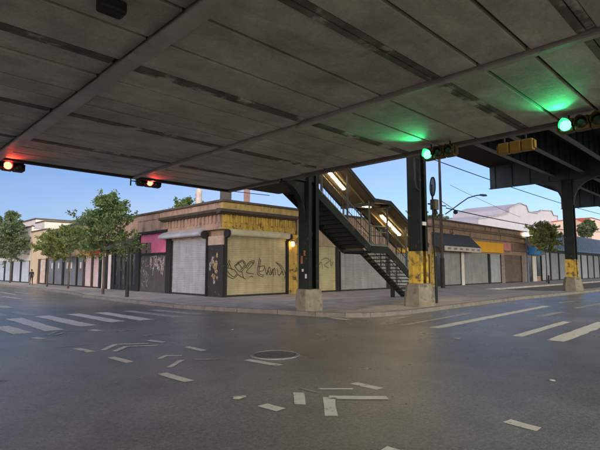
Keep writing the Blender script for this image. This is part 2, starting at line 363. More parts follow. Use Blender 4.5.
# ------------------------------------------------------------------ road markings
paint = M('worn_road_paint', (.74, .71, .63), .7, .15, 3, .1, 60, dirt=((.26, .25, .22), .22, 7))
faint = M('faded_road_paint', (.46, .44, .39), .6, .25, 3, .1, 60, dirt=((.16, .155, .14), .38, 6))
MK = [0]
def mark(polys, wd, m, name, label, group):
    mb = MB(); MK[0] += 1; z0 = .004+.0004*(MK[0] % 5)
    for pi, pl in enumerate(polys):
        z0 += .0022*(pi > 0)
        pts = [onZ(x, y, 0) for x, y in pl]
        for i, ((a0, b0), (a1, b1)) in enumerate(zip(pts, pts[1:])):
            dx, dy = a1-a0, b1-b0; l = math.hypot(dx, dy); n = max(2, int(l/.35)); nx, ny = -dy/l, dx/l; e0, e1 = [], []
            for k in range(n+1):
                f = k/n; j = [wd/2*random.uniform(.86, 1.08) for _ in (0, 1)]; sk = random.uniform(-.03, .03) if k in (0, n) else 0
                e0.append((a0+dx*f+nx*j[0]+dx/l*sk, b0+dy*f+ny*j[0]+dy/l*sk, z0+.0009*i)); e1.append((a0+dx*f-nx*j[1], b0+dy*f-ny*j[1], z0+.0009*i))
            mb.add(e0+e1, [(k, k+1, n+2+k, n+1+k) for k in range(n)])
    o = mb.build(name, m); s0, t0 = onZ(*polys[0][0], 0)
    o.location = W(0, 0); o.rotation_euler = (0, 0, TH); tag(o, label, 'road marking', group); return o
CWL = [((0, 326.6), (23, 333.5)), ((14, 318.5), (55, 330.5)), ((42, 316), (88, 326)), ((73, 314), (118, 322)), ((100, 312.5), (147, 320)), ((127, 311), (180, 317.3)), ((153, 310), (200, 314.5))]
ORD = ['first', 'second', 'third', 'fourth', 'fifth', 'sixth', 'seventh']
for i, q in enumerate(CWL): mark([q], .5, paint if i < 5 else faint, 'crosswalk_stripe', 'white crosswalk stripe by the left kerb, %s from the left edge of the photo' % ORD[i], 'stripes of the left crosswalk')
for i, q in enumerate([((14, 312), (32, 315.7)), ((0, 306), (10, 308.2)), ((-8, 313), (3, 316))]): mark([q], .42, faint, 'crosswalk_stripe', ['short faded stripe behind the left crosswalk, nearest the trees', 'short faded stripe behind the left crosswalk, farthest back', 'short faded stripe behind the left crosswalk, cut by the photo edge'][i], 'stripes of the left crosswalk')
for i, q in enumerate([((0, 292.2), (16, 294.6)), ((14, 292), (34, 294.3)), ((2, 296.5), (22, 299))]): mark([q], .3, faint, 'lane_line', ['faint lane dash far up the left street, farthest left', 'faint lane dash far up the left street, nearest the kerb', 'faint lane dash far up the left street, nearest the crosswalk'][i], 'faint lane dashes up the left street')
CWR = [(((402, 325.5), (472, 313)), .22, faint, 'thin faded stripe of right crosswalk nearest the yellow banded column'), (((435, 328), (547, 306)), .36, paint, 'long faded stripe of right crosswalk, second from the kerb'), (((517, 336.5), (567, 321.7)), .26, paint, 'thin faded stripe in the middle of the right crosswalk'), (((538, 316.7), (562, 312.2)), .3, faint, 'short faded stripe in the middle of the right crosswalk'), (((555, 341), (606, 322.5)), .42, paint, 'bright wide stripe of right crosswalk cut by the photo edge'), (((557, 303.3), (576, 301)), .3, faint, 'short faded stripe of right crosswalk near the far column'), (((575, 308.5), (604, 303)), .25, faint, 'faded stripe at the right edge of the photo by the kerb')]
for q, wd, m, lb in CWR: mark([q], wd, m, 'crosswalk_stripe', lb, 'stripes of the right crosswalk')
DSH = [((76, 348.5), (91.5, 352), 'small white dash left of the double chevron'), ((111, 357.5), (130, 362.5), 'white dash just below the double chevron'), ((161, 373.5), (189, 381.5), 'bright white dash below the small half arrow'), ((149, 340.5), (164, 342.5), 'short white dash above the right end of the double chevron'), ((34, 337.7), (43, 339), 'tiny white dash under the left crosswalk'), ((91, 330), (101, 331), 'tiny white dash beside the faded chevron by the crosswalk'), ((187, 347), (204, 351), 'white dash right of the double chevron'), ((247, 360), (279, 365.5), 'bright white dash just below the manhole cover'), ((262, 405), (281, 410), 'short white dash left of the big turning arrow'), ((353, 383), (380, 389), 'white dash above the right end of the big turning arrow'), ((506, 421), (540, 430), 'lone white dash at the lower right of the crossing'), ((330, 317.7), (349, 320), 'white dash by the kerb beside the concrete footed column'), ((384, 449), (394, 452), 'white dash end at the bottom edge of the photo')]
for a, b, lb in DSH: mark([(a, b)], .165 if a[1] > 330 else .24, paint, 'lane_dash', lb, 'white dashes across the crossing')
THN = [((143, 336), (166, 333.3), 'thin worn line right of the left crosswalk'), ((168, 324.3), (188, 322.3), 'thin worn line nearest the corner kerb'), ((112, 332), (136, 329.7), 'thin worn line just under the left crosswalk'), ((60, 347.2), (93, 343.8), 'thin worn line left of the double chevron'), ((195, 359.5), (216, 359.5), 'thin level line left of the manhole cover'), ((253, 320.7), (269, 318.3), 'thin worn line in front of the concrete footed column'), ((202, 327.3), (223, 325), 'thin worn line behind the manhole cover'), ((0, 381), (8, 380.3), 'thin line end at the left edge of the photo'), ((38, 341.5), (55, 340), 'thin worn line under the faded chevron')]
for a, b, lb in THN: mark([(a, b)], .09, faint, 'thin_line', lb, 'thin worn lines across the crossing')
mark([[(103, 350.3), (115, 344.6), (148, 343.6)], [(114, 351.8), (126, 346.6), (157, 345.7)]], .13, paint, 'double_chevron', 'white double chevron of a bicycle marking in the left of the crossing', 'chevrons')
mark([[(47, 335.2), (58, 331.3), (90, 330.2)], [(54, 335.8), (65, 332.4)]], .10, faint, 'faded_chevron', 'faded chevron touching the left crosswalk stripes', 'chevrons')
mark([[(158.5, 359), (165.5, 355.8), (182, 355.7)]], .10, paint, 'half_arrow', 'small bent half arrow marking above the bright dash', 'chevrons')
mark([[(169.5, 367.4), (176, 363.4), (182, 360.2)]], .10, paint, 'arrow_stroke', 'slanted white stroke between the small half arrow and the bright dash', 'chevrons')
mark([[(331, 416), (329, 397.5)], [(330, 397.8), (388, 398.2)]], .16, paint, 'turning_arrow', 'large bright angled arrow in the foreground of the crossing', 'chevrons')
mark([[(300, 405), (298.5, 393)]], .15, paint, 'arrow_block', 'short thick white block left of the large angled arrow', 'chevrons')
mark([[(300, 388.5), (319, 393)]], .05, faint, 'arrow_sliver', 'thin slanted sliver above the short thick white block', 'chevrons')
mark([[(320, 389), (352, 389)]], .07, paint, 'arrow_bar', 'level white bar above the large angled arrow', 'chevrons')
# manhole
ms, mt = onZ(275, 355, 0)
mh = thing('manhole_cover', 'round grey iron manhole cover in the road', 'manhole cover', ms, mt, 0)
iron = M('cast_iron', (.13, .125, .115), .45, .3, 6, .2, 30, metal=.5)
MB().lathe((ms, mt), [(.40, -.02), (.40, .014), (.02, .014)], 28).build('cover_plate', iron, mh)
rg = MB(); n = 32
for r0, r1, z in ((.43, .49, .018),):
    rg.lathe((ms, mt), [(r1, -.02), (r1, z), (r0, z), (r0, -.02)], n)
rg.build('frame_ring', M('worn_iron_ring', (.26, .25, .23), .5, .3, 4, .1, 30), mh)
for k in range(5):
    h = .33*math.cos(math.asin(min(.95, abs(k-2)*.16/.37))); MB().box(ms+(k-2)*.15-.03, ms+(k-2)*.15+.03, mt-h, mt+h, .012, .02).build('tread_rib', iron, mh)

# ------------------------------------------------------------------ station mezzanine over the crossing
ZS = 5.0
mz = thing('station_mezzanine', 'wide low concrete deck of an elevated station over the crossing', 'mezzanine deck', -12, -12, 5.0)
soff = soffit_mat()
bands = [-8.15, -10.95, -14.12, -17.35, -19.68, -22.85, -26.0]
joints = [-5.45, -6.4, -7.2, -8.15, -8.92, -9.95, -10.95, -11.75, -12.38, -13.38, -14.12, -15.2, -16.2, -17.35, -18.13, -18.9, -19.68, -20.7, -21.75, -22.85, -23.9, -24.95, -26.0, -27.0]
beams = [-20.25, -16.1, -11.97, -7.7, -3.62]
for a, b in zip(joints, joints[1:]):
    for c, d in zip(beams, beams[1:]):
        ga = .12 if a in bands else .034; gb = .12 if b in bands else .034
        j = random.uniform(-.012, .012)
        MB().box(c+.06, d-.06, b+gb, a-ga, ZS+j, ZS+.3).build('soffit_panel', soff, mz, .012)
MB().box(-20.3, -3.66, -27.05, -5.4, ZS+.06, ZS+.28).build('joint_bed', M('dark_joint_concrete', (.06, .052, .045), .9, .3, 2, .2), mz)  # bed of dark concrete, visible as thin joint lines between the panels
MB().box(-20.3, -3.5, -27.1, -5.3, ZS+.31, ZS+.7).build('deck_slab', M('deck_concrete', (.33, .31, .27), .85), mz)
for t in bands[:-1]:
    for c, d in zip(beams, beams[1:]):
        for e in (-1, 1):
            MB().box(c+.13, d-.13, t+e*.062-.052, t+e*.062+.052, ZS-.015+random.uniform(-.008, .008), ZS+.2).build('joist_flange', peeling, mz)
for b in beams[1:-1]:
    hw = .06 if b == -7.7 else .125; dz = .07 if b == -7.7 else 0
    MB().box(b-hw, b+hw, -27, -5.45, ZS-.16+dz, ZS-.125+dz).build('cross_beam', flange_steel, mz)
    MB().box(b-.02, b+.02, -27, -5.45, ZS-.125+dz, ZS+.2).build('beam_web', flange_steel, mz)
MB().box(-20.3, -3.4, -5.45, -5.25, ZS-.07, ZS+.72).build('edge_fascia', dark_steel, mz)
MB().box(-3.6, -3.4, -27.1, -5.46, ZS-.07, ZS+.72).build('edge_fascia', M('edge_steel', (.16, .15, .13), .6, .3), mz)
MB().box(-20.3, -3.7, -26.9, -5.6, ZS+.72, ZS+1.1).build('mezzanine_kerb', green_steel, mz)
# black housing under the soffit
bs, bt = onZ(112, -2, ZS)
bh = thing('soffit_floodlight', 'black unlit housing fixed under the concrete deck at the top edge', 'floodlight', bs, bt, ZS)
MB().box(bs-.16, bs+.16, bt-.11, bt+.11, ZS-.2, ZS-.03).build('housing', black_paint, bh, .04)
MB().tube([(bs, bt, ZS-.05), (bs, bt, ZS+.03)], .03, 8).build('bracket', dark_steel, bh)

# ------------------------------------------------------------------ elevated steel line along the right street
vi = thing('elevated_viaduct', 'dark steel girder viaduct running above the right street', 'viaduct', 23.07, -11.0, 8)
XG = [2.56, 23.07, 41.5, 60, 78.5]
GT = [-9.9, -11.9, -13.9, -15.9, -17.9, -19.9, -21.9, -23.9]
ZB, ZG, ZT = 8.33, 8.75, 10.15
for i, s in enumerate(XG):
    g = MB(); g.box(s-.02, s+.02, -28, -5.15, ZB, ZT); g.box(s-.2, s+.2, -28, -5.1, ZB-.04, ZB); g.build('cross_girder', blue_steel, vi)
    for k in range(17):
        tt = -5.6-k*1.35
        if i in (1, 2): MB().box(s-.12, s-.02, tt-.02, tt+.02, ZB, ZT).build('stiffener', blue_steel, vi)
first = None
for gi, t in enumerate(GT):
    for s0, s1 in zip([-3.0]+XG, XG+[95]):
        go = MB().box(s0+.05, s1-.05, t-.015, t+.015, ZG, ZT).build('stringer_girder', blue_steel, vi)
        fl = MB().box(s0+.05, s1-.05, t-.16, t+.16, ZG-.035, ZG).build('bottom_flange', flange_steel if False else M('girder_flange', (.19, .195, .19), .55, .3, 1.5, .1), go)
        if gi < 5 and s0 < 41:
            n = int((s1-s0)/1.15)
            for k in range(n):
                ss = s0+.6+k*(s1-s0-1)/max(1, n-1); e = -1
                if first is None:
                    first = MB().box(-.015, .015, -.12, .12, ZG, ZT-.02)
                    me = bpy.data.meshes.new('stiffener'); me.from_pydata(first.v, [], first.f); me.materials.append(blue_steel)
                st_o = bpy.data.objects.new('stiffener', me); link(st_o, go); st_o.location = (ss-23.07, t+11.0, -8)
MB().box(-3.2, 95, -28.2, -5.0, ZT, ZT+.3).build('track_floor', M('track_floor', (.03, .028, .026), .9), vi)
MB().box(-3.2, 95, -5.25, -5.0, ZT+.3, ZT+1.3).build('parapet_panel', green_steel, vi)

def column(s, t, ztop, w, base_w, base_h, bt_w, label, yellow=None, brackets=()):
    o = thing('elevated_column', label, 'column', s, t, .15, group='steel columns of the elevated line')
    zb = .15+base_h
    mb = MB(); b0, b1 = base_w/2, bt_w/2; c0, c1 = b0*.42, b1*.42
    oc = lambda b, c, z: [(s-b+c, t-b, z), (s+b-c, t-b, z), (s+b, t-b+c, z), (s+b, t+b-c, z), (s+b-c, t+b, z), (s-b+c, t+b, z), (s-b, t+b-c, z), (s-b, t-b+c, z)]
    rings = [oc(b0, c0, .13), oc(b0*.99, c0, .15+base_h*.3), oc((b0*.35+b1*.65), c0*.5+c1*.5, zb-.1), oc(b1, c1, zb-.02), oc(b1*.93, c1, zb)]
    vs = [p for r in rings for p in r]; fs = [tuple(range(8))[::-1], tuple(range(32, 40))]
    fs += [(r*8+k, r*8+(k+1) % 8, (r+1)*8+(k+1) % 8, (r+1)*8+k) for r in range(4) for k in range(8)]
    bo = mb.add(vs, fs).build('concrete_base', col_base, o, .02)
    h = w/2
    def shaft(z0, z1, mat, name):
        x = MB()
        x.box(s-h, s-h+.035, t-h, t+h, z0, z1); x.box(s+h-.035, s+h, t-h, t+h, z0, z1)      # outer plates
        x.box(s-h+.035, s+h-.035, t-.02, t+.02, z0, z1)                                      # web
        for ex in (-1, 1):
            for ey in (-1, 1):
                x.box(s+ex*(h-.035), s+ex*(h-.16), t+ey*(h-.005), t+ey*(h-.03), z0, z1)      # angle legs
        return x.build(name, mat, o)
    zy = zb
    if yellow:
        shaft(zb-.02, yellow, yellow_steel, 'yellow_band'); zy = yellow
    shaft(zy, ztop, green_steel, 'shaft')
    rvs = {True: MB(), False: MB()}
    for k in range(int((ztop-zb)/.22)):
        z = zb+.12+k*.22
        if z > 4.6: break
        rv = rvs[bool(yellow) and z < yellow]
        for ey in (-1, 1):
            a, b2 = s-h, t+ey*(h-.08)
            rv.add([(a-.014, b2-.02, z), (a-.014, b2+.02, z), (a-.014, b2, z+.025), (a-.014, b2, z-.025), (a-.026, b2, z), (a+.002, b2, z)], [(0, 2, 4), (2, 1, 4), (1, 3, 4), (3, 0, 4), (0, 5, 2), (2, 5, 1), (1, 5, 3), (3, 5, 0)])
            a, b2 = s+ey*(h-.1), t-h
            rv.add([(a-.02, b2-.014, z), (a+.02, b2-.014, z), (a, b2-.014, z+.025), (a, b2-.014, z-.025), (a, b2-.026, z), (a, b2+.002, z)], [(0, 2, 4), (2, 1, 4), (1, 3, 4), (3, 0, 4), (0, 5, 2), (2, 5, 1), (1, 5, 3), (3, 5, 0)])
    for yy, rv in rvs.items():
        if rv.v: ro = rv.build('rivet_rows', yellow_steel if yy else green_steel, o); ro['kind'] = 'stuff'
    for (ax, sgn, ln, hh, zt) in brackets:       # curved knee brackets
        prof = [(0, zt), (ln, zt), (ln, zt-.12)]
        for k in range(1, 9):
            a = R(90*k/8); prof.append((ln-(ln-.02)*math.sin(a), zt-.12-(hh-.12)*(1-math.cos(a))))
        prof.append((0, zt-hh))
        x = MB()
        if ax == 's': x.extr('x', [], 0, 0) if False else x.add([(s+sgn*(h+p), t-.04, z) for p, z in prof]+[(s+sgn*(h+p), t+.04, z) for p, z in prof], [tuple(range(len(prof))), tuple(range(len(prof), 2*len(prof)))[::-1]]+[(i, (i+1) % len(prof), len(prof)+(i+1) % len(prof), len(prof)+i) for i in range(len(prof))])
        else: x.add([(s-.04, t+sgn*(h+p), z) for p, z in prof]+[(s+.04, t+sgn*(h+p), z) for p, z in prof], [tuple(range(len(prof))), tuple(range(len(prof), 2*len(prof)))[::-1]]+[(i, (i+1) % len(prof), len(prof)+(i+1) % len(prof), len(prof)+i) for i in range(len(prof))])
        # curved flange along the edge
        for (p0, z0), (p1, z1) in zip(prof[2:-1], prof[3:]):
            if ax == 's': x.bar((s+sgn*(h+p0), t, z0), (s+sgn*(h+p1), t, z1), .26, .03)
            else: x.bar((s, t+sgn*(h+p0), z0), (s, t+sgn*(h+p1), z1), .26, .03)
        x.build('knee_bracket', green_steel if ax == 's' else blue_steel, o)
    return o
c1 = column(-2.17, -8.77, 5.75, .56, .92, .80, .84, 'dark steel column on a straight concrete foot beside the station stairs', None, [('s', -1, 1.15, 1.5, 5.02)])
g1 = MB().box(-3.62, -1.7, -8.9, -8.64, 5.05, 5.66); g1.build('girder_stub', green_steel, c1)
c2 = column(2.64, -10.62, ZB-.04, .60, 1.12, .95, .84, 'thick steel column with yellow painted lower band nearest the crossing', 2.45, [('t', 1, 1.4, 1.5, ZB-.04)])
c3 = column(23.07, -10.9, ZB-.04, .66, 1.2, .98, .88, 'far steel column with yellow band at the right of the photo', 2.4, [('t', 1, 1.5, 1.9, ZB-.04), ('t', -1, 1.5, 1.9, ZB-.04)])
for s in (41.5, 60): column(s, -10.9, ZB-.04, .78, 1.2, .98, .88, 'distant column of the elevated line beyond the right photo edge' + (' farther on' if s > 50 else ''), 2.4)
for s in (2.56, 23.07, 41.5): column(s, -24.5, ZB-.04, .78, 1.2, .98, .88, 'column of the far column row %s' % {2.56: 'by the crossing', 23.07: 'one bay along', 41.5: 'two bays along'}[s], 2.4)
# conduit on column 2
MB().tube([(2.36, -10.9, 6.4), (1.95, -10.95, 6.3), (1.95, -10.95, 5.35), (2.05, -10.95, 5.1), (2.36, -10.9, 5.0)], .05, 8).build('conduit', dark_steel, c2)
MB().box(2.5, 2.78, -10.96, -10.915, 3.55, 3.70).build('number_plate', white_paint, c2)
# painted marks and stickers on column 1
for (a, z, hh, c) in ((-.12, 1.35, .16, white_paint), (.05, 1.6, .1, white_paint), (-.05, 2.2, .2, M('rust_orange', (.35, .13, .05))), (.1, 1.9, .3, M('rust_orange', (.35, .13, .05)))):
    MB().box(-2.17-.285, -2.17-.279, -8.77+a-.05, -8.77+a+.05, z, z+hh).build('sticker', c, c1)

# ------------------------------------------------------------------ corner building
fm = {'frame': dark_steel}
FR, FL = Fac('R'), Fac('L')
cb = thing('corner_shop_building', 'one storey corner shop with yellow cornice and closed roller shutters', 'building', 0, 0, .15)
MB().prism([(.18, .18), (9.75, .18), (9.75, 10.35), (.18, 10.35)], .1, 5.1).build('wall', beige_wall, cb)
MB().box(.2, 9.7, .2, 10.3, 5.102, 5.14).build('roof', roof_tar, cb)
# piers
pier = M('black_poster_pier', (.028, .027, .027), .6, .4, 3, .2, 20, dirt=((.30, .26, .20), .10, 5))
MB().box(0, .22, 0, 1.58, .1, 3.05).build('corner_pier', pier, cb)
MB().box(-.01, .23, -.01, 1.58, 3.05, 3.55).build('pier_capital', M('pier_stone', (.48, .36, .28), .8), cb)
for (a, z, w_, h_, c) in ((.55, 2.35, .16, .24, 'yellow'), (.75, 1.75, .42, .35, 'tan'), (.62, 1.45, .3, .4, 'tan'), (1.0, 1.9, .2, .5, 'grey'), (.85, 1.15, .35, .3, 'tan'), (1.2, 1.55, .16, .6, 'grey'), (.5, 1.05, .14, .35, 'tan'), (.9, 2.1, .2, .3, 'tan'), (.6, 1.9, .25, .3, 'grey'), (.78, .85, .2, .3, 'grey')):
    cc = {'yellow': (.5, .42, .1), 'tan': (.40, .29, .14), 'grey': (.32, .31, .30)}[c]
    rp = random.Random(int(a*100)+int(z*10)); n = 14; q = MB(); dd = .004+rp.uniform(0, .004)
    ol = [(a+w_*.62*math.cos(2*math.pi*k/n)*rp.uniform(.55, 1.15), z+h_/2+h_*.62*math.sin(2*math.pi*k/n)*rp.uniform(.55, 1.15)) for k in range(n)]
    q.add([FL.P(x, dd, y) for x, y in ol]+[FL.P(x, .001, y) for x, y in ol], [tuple(range(n)), tuple(range(n, 2*n))[::-1]]+[(k, (k+1) % n, n+(k+1) % n, n+k) for k in range(n)])
    q.build('torn_poster', M('poster_'+c, cc, .8, .4, 6, .2, 30, dirt=((.04, .04, .04), .55, 7)), cb)
FR.b(cb, 'pier', yellow_wall, 4.85, 5.70, -.2, .08, .1, 3.62, .02)
FR.b(cb, 'pier_capital', yellow_wall, 4.80, 5.75, -.2, .13, 3.62, 3.86, .02)
FR.b(cb, 'pier', black_paint, 9.55, 9.76, -.2, .05, .1, 3.4)
FR.b(cb, 'lintel', beige_wall, 5.70, 9.75, -.2, .03, 3.22, 4.9)
FR.b(cb, 'lintel', pale_yel2, .22, 4.85, -.2, .0, 3.45, 3.96)
FL.b(cb, 'lintel', beige_wall, 1.58, 6.3, -.2, .0, 3.5, 3.96)
# frieze, modillions, cornice, parapet, coping (right face yellow, left face pink)
FR.b(cb, 'frieze', yellow_wall, -.06, 5.42, -.18, .06, 3.96, 4.74)
FL.b(cb, 'frieze', pink_beige, 0, 6.5, -.18, .06, 3.96, 4.74)
md = None
for k in range(15):
    a = .08+k*.375
    FR.b(cb, 'modillion', yellow_wall, a-.06, a+.06, .06, .14, 4.28, 4.74, .015)
    FR.b(cb, 'frieze_rib', yellow_wall, a+.15, a+.2, .06, .075, 4.06, 4.72)
for k in range(16):
    a = .25+k*.385
    FL.b(cb, 'modillion', pink_beige, a-.06, a+.06, .06, .13, 4.28, 4.74, .015)
FR.b(cb, 'frieze_moulding', yellow_wall, -.14, 5.42, .0, .14, 3.90, 4.02, .02)
FL.b(cb, 'frieze_moulding', pink_beige, 0.0, 6.5, .0, .14, 3.90, 4.02, .02)
cpf = [(0, 4.74), (.22, 4.74), (.30, 4.80), (.44, 4.84), (.47, 4.95), (.44, 5.0), (0, 5.04)]
cr = MB(); FR.ex(cr, cpf, -.46, 5.45); cr.build('cornice', cornice_dark, cb)
cl = MB(); FL.ex(cl, cpf, .002, 6.6); cl.build('cornice', cornice_dark, cb)
FR.b(cb, 'parapet', M('yellow_beige_parapet', (.52, .37, .14), .8, .3, 1.5, .25, 25, streak=.5, dirt=((.12, .09, .05), .25, 2)), -.08, 6.0, -.2, .08, 5.04, 5.42)
FR.b(cb, 'parapet', beige_wall, 6.0, 9.75, -.2, .06, 4.9, 5.42)
FL.b(cb, 'parapet', pink_beige, .2, 10.4, -.2, .08, 5.04, 5.42)
FR.b(cb, 'coping', coping, -.2, 9.8, -.25, .2, 5.42, 5.56, .03)
FL.b(cb, 'coping', coping, .25, 10.4, -.25, .2, 5.42, 5.56, .03)
FR.shutter(cb, .27, 4.80, .15, 3.46, pale_yel, -.06, label='pale yellow shutter with black graffiti')
FR.shutter(cb, 5.76, 9.5, .15, 3.22, pale_yel2, -.06)
FL.shutter(cb, 1.66, 5.55, .15, 3.6, silver, -.06)
bx = MB(); FR.ex(bx, [(.0, 3.55), (.30, 3.55), (.36, 3.62), (.36, 3.84), (.28, 3.92), (0, 3.93)], .3, 4.84); bx.build('shutter_box', M('pale_metal_box', (.45, .42, .30), .5, .2, 1.5, .05), cb)
bx = MB(); FL.ex(bx, [(.0, 3.62), (.50, 3.60), (.56, 3.66), (.52, 3.82), (.10, 4.08), (0, 4.08)], 1.62, 6.4); bx.build('shutter_box', silver, cb)
for fac, a in ((FR, .14), (FL, 1.5), (FR, 4.86)):
    p = [fac.P(a-.07, .2, 3.66), fac.P(a+.07, .2, 3.66)]
    MB().tube(p, .24, 14).build('shutter_end_plate', black_paint, cb)
    fac.box(MB(), a-.05, a+.05, 0, .1, .15, 3.5).build('end_post', black_paint, cb)
# left face: pink panel bay
FL.b(cb, 'pier', black_paint, 5.63, 6.25, -.2, .05, .1, 4.05)
FL.b(cb, 'wall_panel', pink_beige, 6.3, 10.4, -.18, .04, 4.25, 5.04)
FL.b(cb, 'signboard_header', black_paint, 6.05, 10.55, -.1, .22, 4.06, 4.25, .02)
pinkm = M('pink_sign', (.74, .17, .32), .6, .12, 3, .05, 30, dirt=((.72, .3, .45), .2, 3))
FL.b(cb, 'pink_signboard', pinkm, 6.26, 9.86, -.1, .02, 2.78, 4.06)
dp = M('dark_shop_panel', (.075, .068, .068), .55, .35, 2.5, .15, 25, streak=.3)
FL.b(cb, 'shop_panel', dp, 6.26, 9.86, -.1, .0, .12, 2.78)
FL.b(cb, 'panel_rail', black_paint, 6.26, 9.86, .0, .06, 2.62, 2.78)
FL.b(cb, 'window', M('brown_glass', (.10, .035, .035), .2), 8.35, 9.80, .02, .05, 2.75, 3.5)
FL.b(cb, 'window_frame', black_paint, 8.9, 8.97, .05, .07, 2.75, 3.5)
FL.b(cb, 'post', black_paint, 9.86, 10.42, -.2, .14, .1, 4.06)
random.seed(11)
gp = []
for k in range(34):
    a = random.uniform(6.45, 8.4); z = random.uniform(1.5, 2.55); gp.append([(a, z), (a+random.uniform(-.06, .06), z-random.uniform(.1, .75))])
for k in range(16):
    a = random.uniform(6.5, 8.2); z = random.uniform(1.7, 2.5); gp.append([(a+random.uniform(-.2, .2), z+random.uniform(-.2, .2)) for _ in range(4)])
strokes(FL, gp, .045, .008, 'drip_graffiti', M('pinkish_white_paint', (.50, .42, .42), .7, .3, 8, .1, dirt=((.09, .08, .08), .5, 9)), cb)
gp = []
for k in range(26):
    a, z = random.uniform(8.7, 9.7), random.uniform(.5, 2.5); gp.append([(a+random.uniform(-.16, .16), z+random.uniform(-.14, .14)) for _ in range(4)])
strokes(FL, gp, .03, .008, 'letter_graffiti', M('greyish_paint', (.32, .27, .27), .7, .3, 8, .1, dirt=((.08, .07, .07), .5, 9)), cb)
# black graffiti on the yellow shutter, traced onto the shutter plane
GRA = [[(205, 180), (196, 205), (188, 228), (218, 258), (236, 246)], [(232, 203), (263, 182), (274, 202), (254, 227)], [(288, 217), (303, 192), (318, 188)], [(300, 262), (310, 255), (318, 262)], [(356, 172), (352, 205), (348, 240), (372, 252)], [(388, 250), (394, 228), (404, 250), (416, 222), (420, 256)], [(436, 192), (456, 212), (470, 248)], [(450, 255), (462, 232), (470, 252)], [(200, 175), (190, 200), (180, 225), (175, 240), (215, 268), (240, 250)], [(225, 205), (262, 175), (280, 200), (255, 235), (225, 205)], [(240, 185), (262, 215)], [(195, 215), (225, 225), (245, 250), (280, 270)], [(262, 235), (270, 262)], [(280, 215), (300, 185), (325, 180), (310, 205), (285, 235), (320, 245)], [(350, 165), (345, 200), (340, 245), (370, 260)], [(345, 210), (375, 205), (368, 228), (350, 232)], [(380, 215), (385, 245), (400, 210), (410, 245), (425, 215), (430, 250)], [(430, 185), (460, 205), (480, 245), (475, 265)], [(440, 220), (445, 250), (460, 240)], [(200, 190), (212, 225)], [(165, 235), (185, 230)]]
strokes(FR, [[onT(190+x/5, 225+y/5, -.02) for x, y in pl] for pl in GRA], .036, -.03, 'graffiti', black_paint, cb)
G2 = [[(60, 200), (85, 190), (100, 205), (75, 225), (95, 240)], [(45, 230), (60, 210), (66, 245)], [(105, 195), (108, 230), (118, 210)]]
strokes(FR, [[onT(310+x/5, 220+y/5, -.02) for x, y in pl] for pl in G2], .05, -.03, 'graffiti', M('grey_marker', (.14, .13, .1)), cb)
# wall lamp on the yellow pier
def lamp_pt(name, loc, color, energy, radius, parent=None):
    l = bpy.data.lights.new(name, 'POINT'); l.energy = energy; l.color = color; l.shadow_soft_size = radius
    o = bpy.data.objects.new(name, l); col.objects.link(o); o.location = loc
    return o
wl = thing('wall_lamp', 'small lit lamp on the yellow pier beside the graffiti shutter', 'wall lamp', 5.05, -.13, 3.3)
MB().tube([(5.05, -.06, 3.42), (5.05, -.2, 3.5), (5.05, -.3, 3.42)], .025, 6).build('arm', black_paint, wl)
MB().lathe((5.05, -.3), [(.05, 3.1), (.09, 3.14), (.10, 3.3), (.07, 3.4), (.02, 3.42)], 12).build('bulb_globe', EM('warm_bulb', (1, .55, .18), 9), wl)
MB().lathe((5.05, -.3), [(.11, 3.40), (.08, 3.46), (.02, 3.48)], 12).build('cap', black_paint, wl)
# roof stacks
def stack(px, wpx, y0, y1, d, m, name, label, rounded=False):
    s, t, z1 = atD(px, y0, d); z0 = 5.13; hw = wpx/2*d/F
    o = thing(name, label, 'chimney', s, t, z0)
    if rounded:
        MB().lathe((s, t), [(hw, z0-.02), (hw, z1-hw), (hw*.8, z1-hw*.4), (hw*.35, z1), (.02, z1)], 14).build('shaft', m, o); MB().lathe((s, t), [(hw*1.25, z0-.02), (hw*1.25, z0+.15), (hw, z0+.2)], 14).build('collar', m, o)
    else:
        MB().box(s-hw, s+hw, t-hw*.8, t+hw*.8, z0-.02, z1-.12).build('shaft', m, o); MB().box(s-hw*1.12, s+hw*1.12, t-hw*.92, t+hw*.92, z1-.12, z1).build('cap', m, o)
stack(199, 6.5, 188.5, 203, 30.5, M('pale_vent', (.62, .55, .52), .7), 'roof_vent', 'pale round topped vent on the corner shop roof', True)
stack(226, 9, 180, 203, 31.5, M('grey_brick_stack', (.12, .11, .105), .85, .3, 4, .3, 10), 'chimney_stack', 'dark grey square chimney on the corner shop roof')
stack(247, 5, 184, 204, 31, M('pink_pipe', (.45, .30, .26), .8), 'vent_pipe', 'slim pinkish chimney on the corner shop roof')

# ------------------------------------------------------------------ left street row
def row_mass(o, fac, a0, a1, h, depth, mat):
    b = MB(); fac.box(b, a0+.004, a1-.004, -depth, -.18, .1, h); b.build('wall', mat, o)
    b = MB(); fac.box(b, a0+.05, a1-.05, -depth+.05, -.2, h+.002, h+.04); b.build('roof', roof_tar, o)
b2 = thing('glass_front_shop', 'dark glass fronted shop between the pink signboard and the red signed shop', 'building', 0, 10.6, .15)
row_mass(b2, FL, 10.42, 16.9, 5.2, 9, beige_wall)
FL.b(b2, 'fascia_wall', pink_beige, 10.42, 16.9, -.18, .04, 3.9, 5.42); FL.b(b2, 'coping', coping, 10.42, 16.9, -.25, .16, 5.42, 5.54, .02)
FL.b(b2, 'signboard', M('dark_green_sign', (.05, .06, .05)), 10.5, 16.8, -.1, .16, 3.2, 3.9)
for k, (a, c) in enumerate(((10.5, 11.35), (11.42, 12.4), (12.47, 13.2), (13.27, 14.2))): FL.b(b2, 'window_pane', dark_glass, a, c, -.1, -.06, .55, 3.2)
for a in (10.46, 11.38, 12.43, 13.23, 14.25, 14.8, 16.85): FL.b(b2, 'mullion', black_paint if a in (14.25, 10.46, 16.85) else M('grey_mullion', (.06, .06, .06)), a-.045, a+.045, -.12, .02, .1, 3.2)
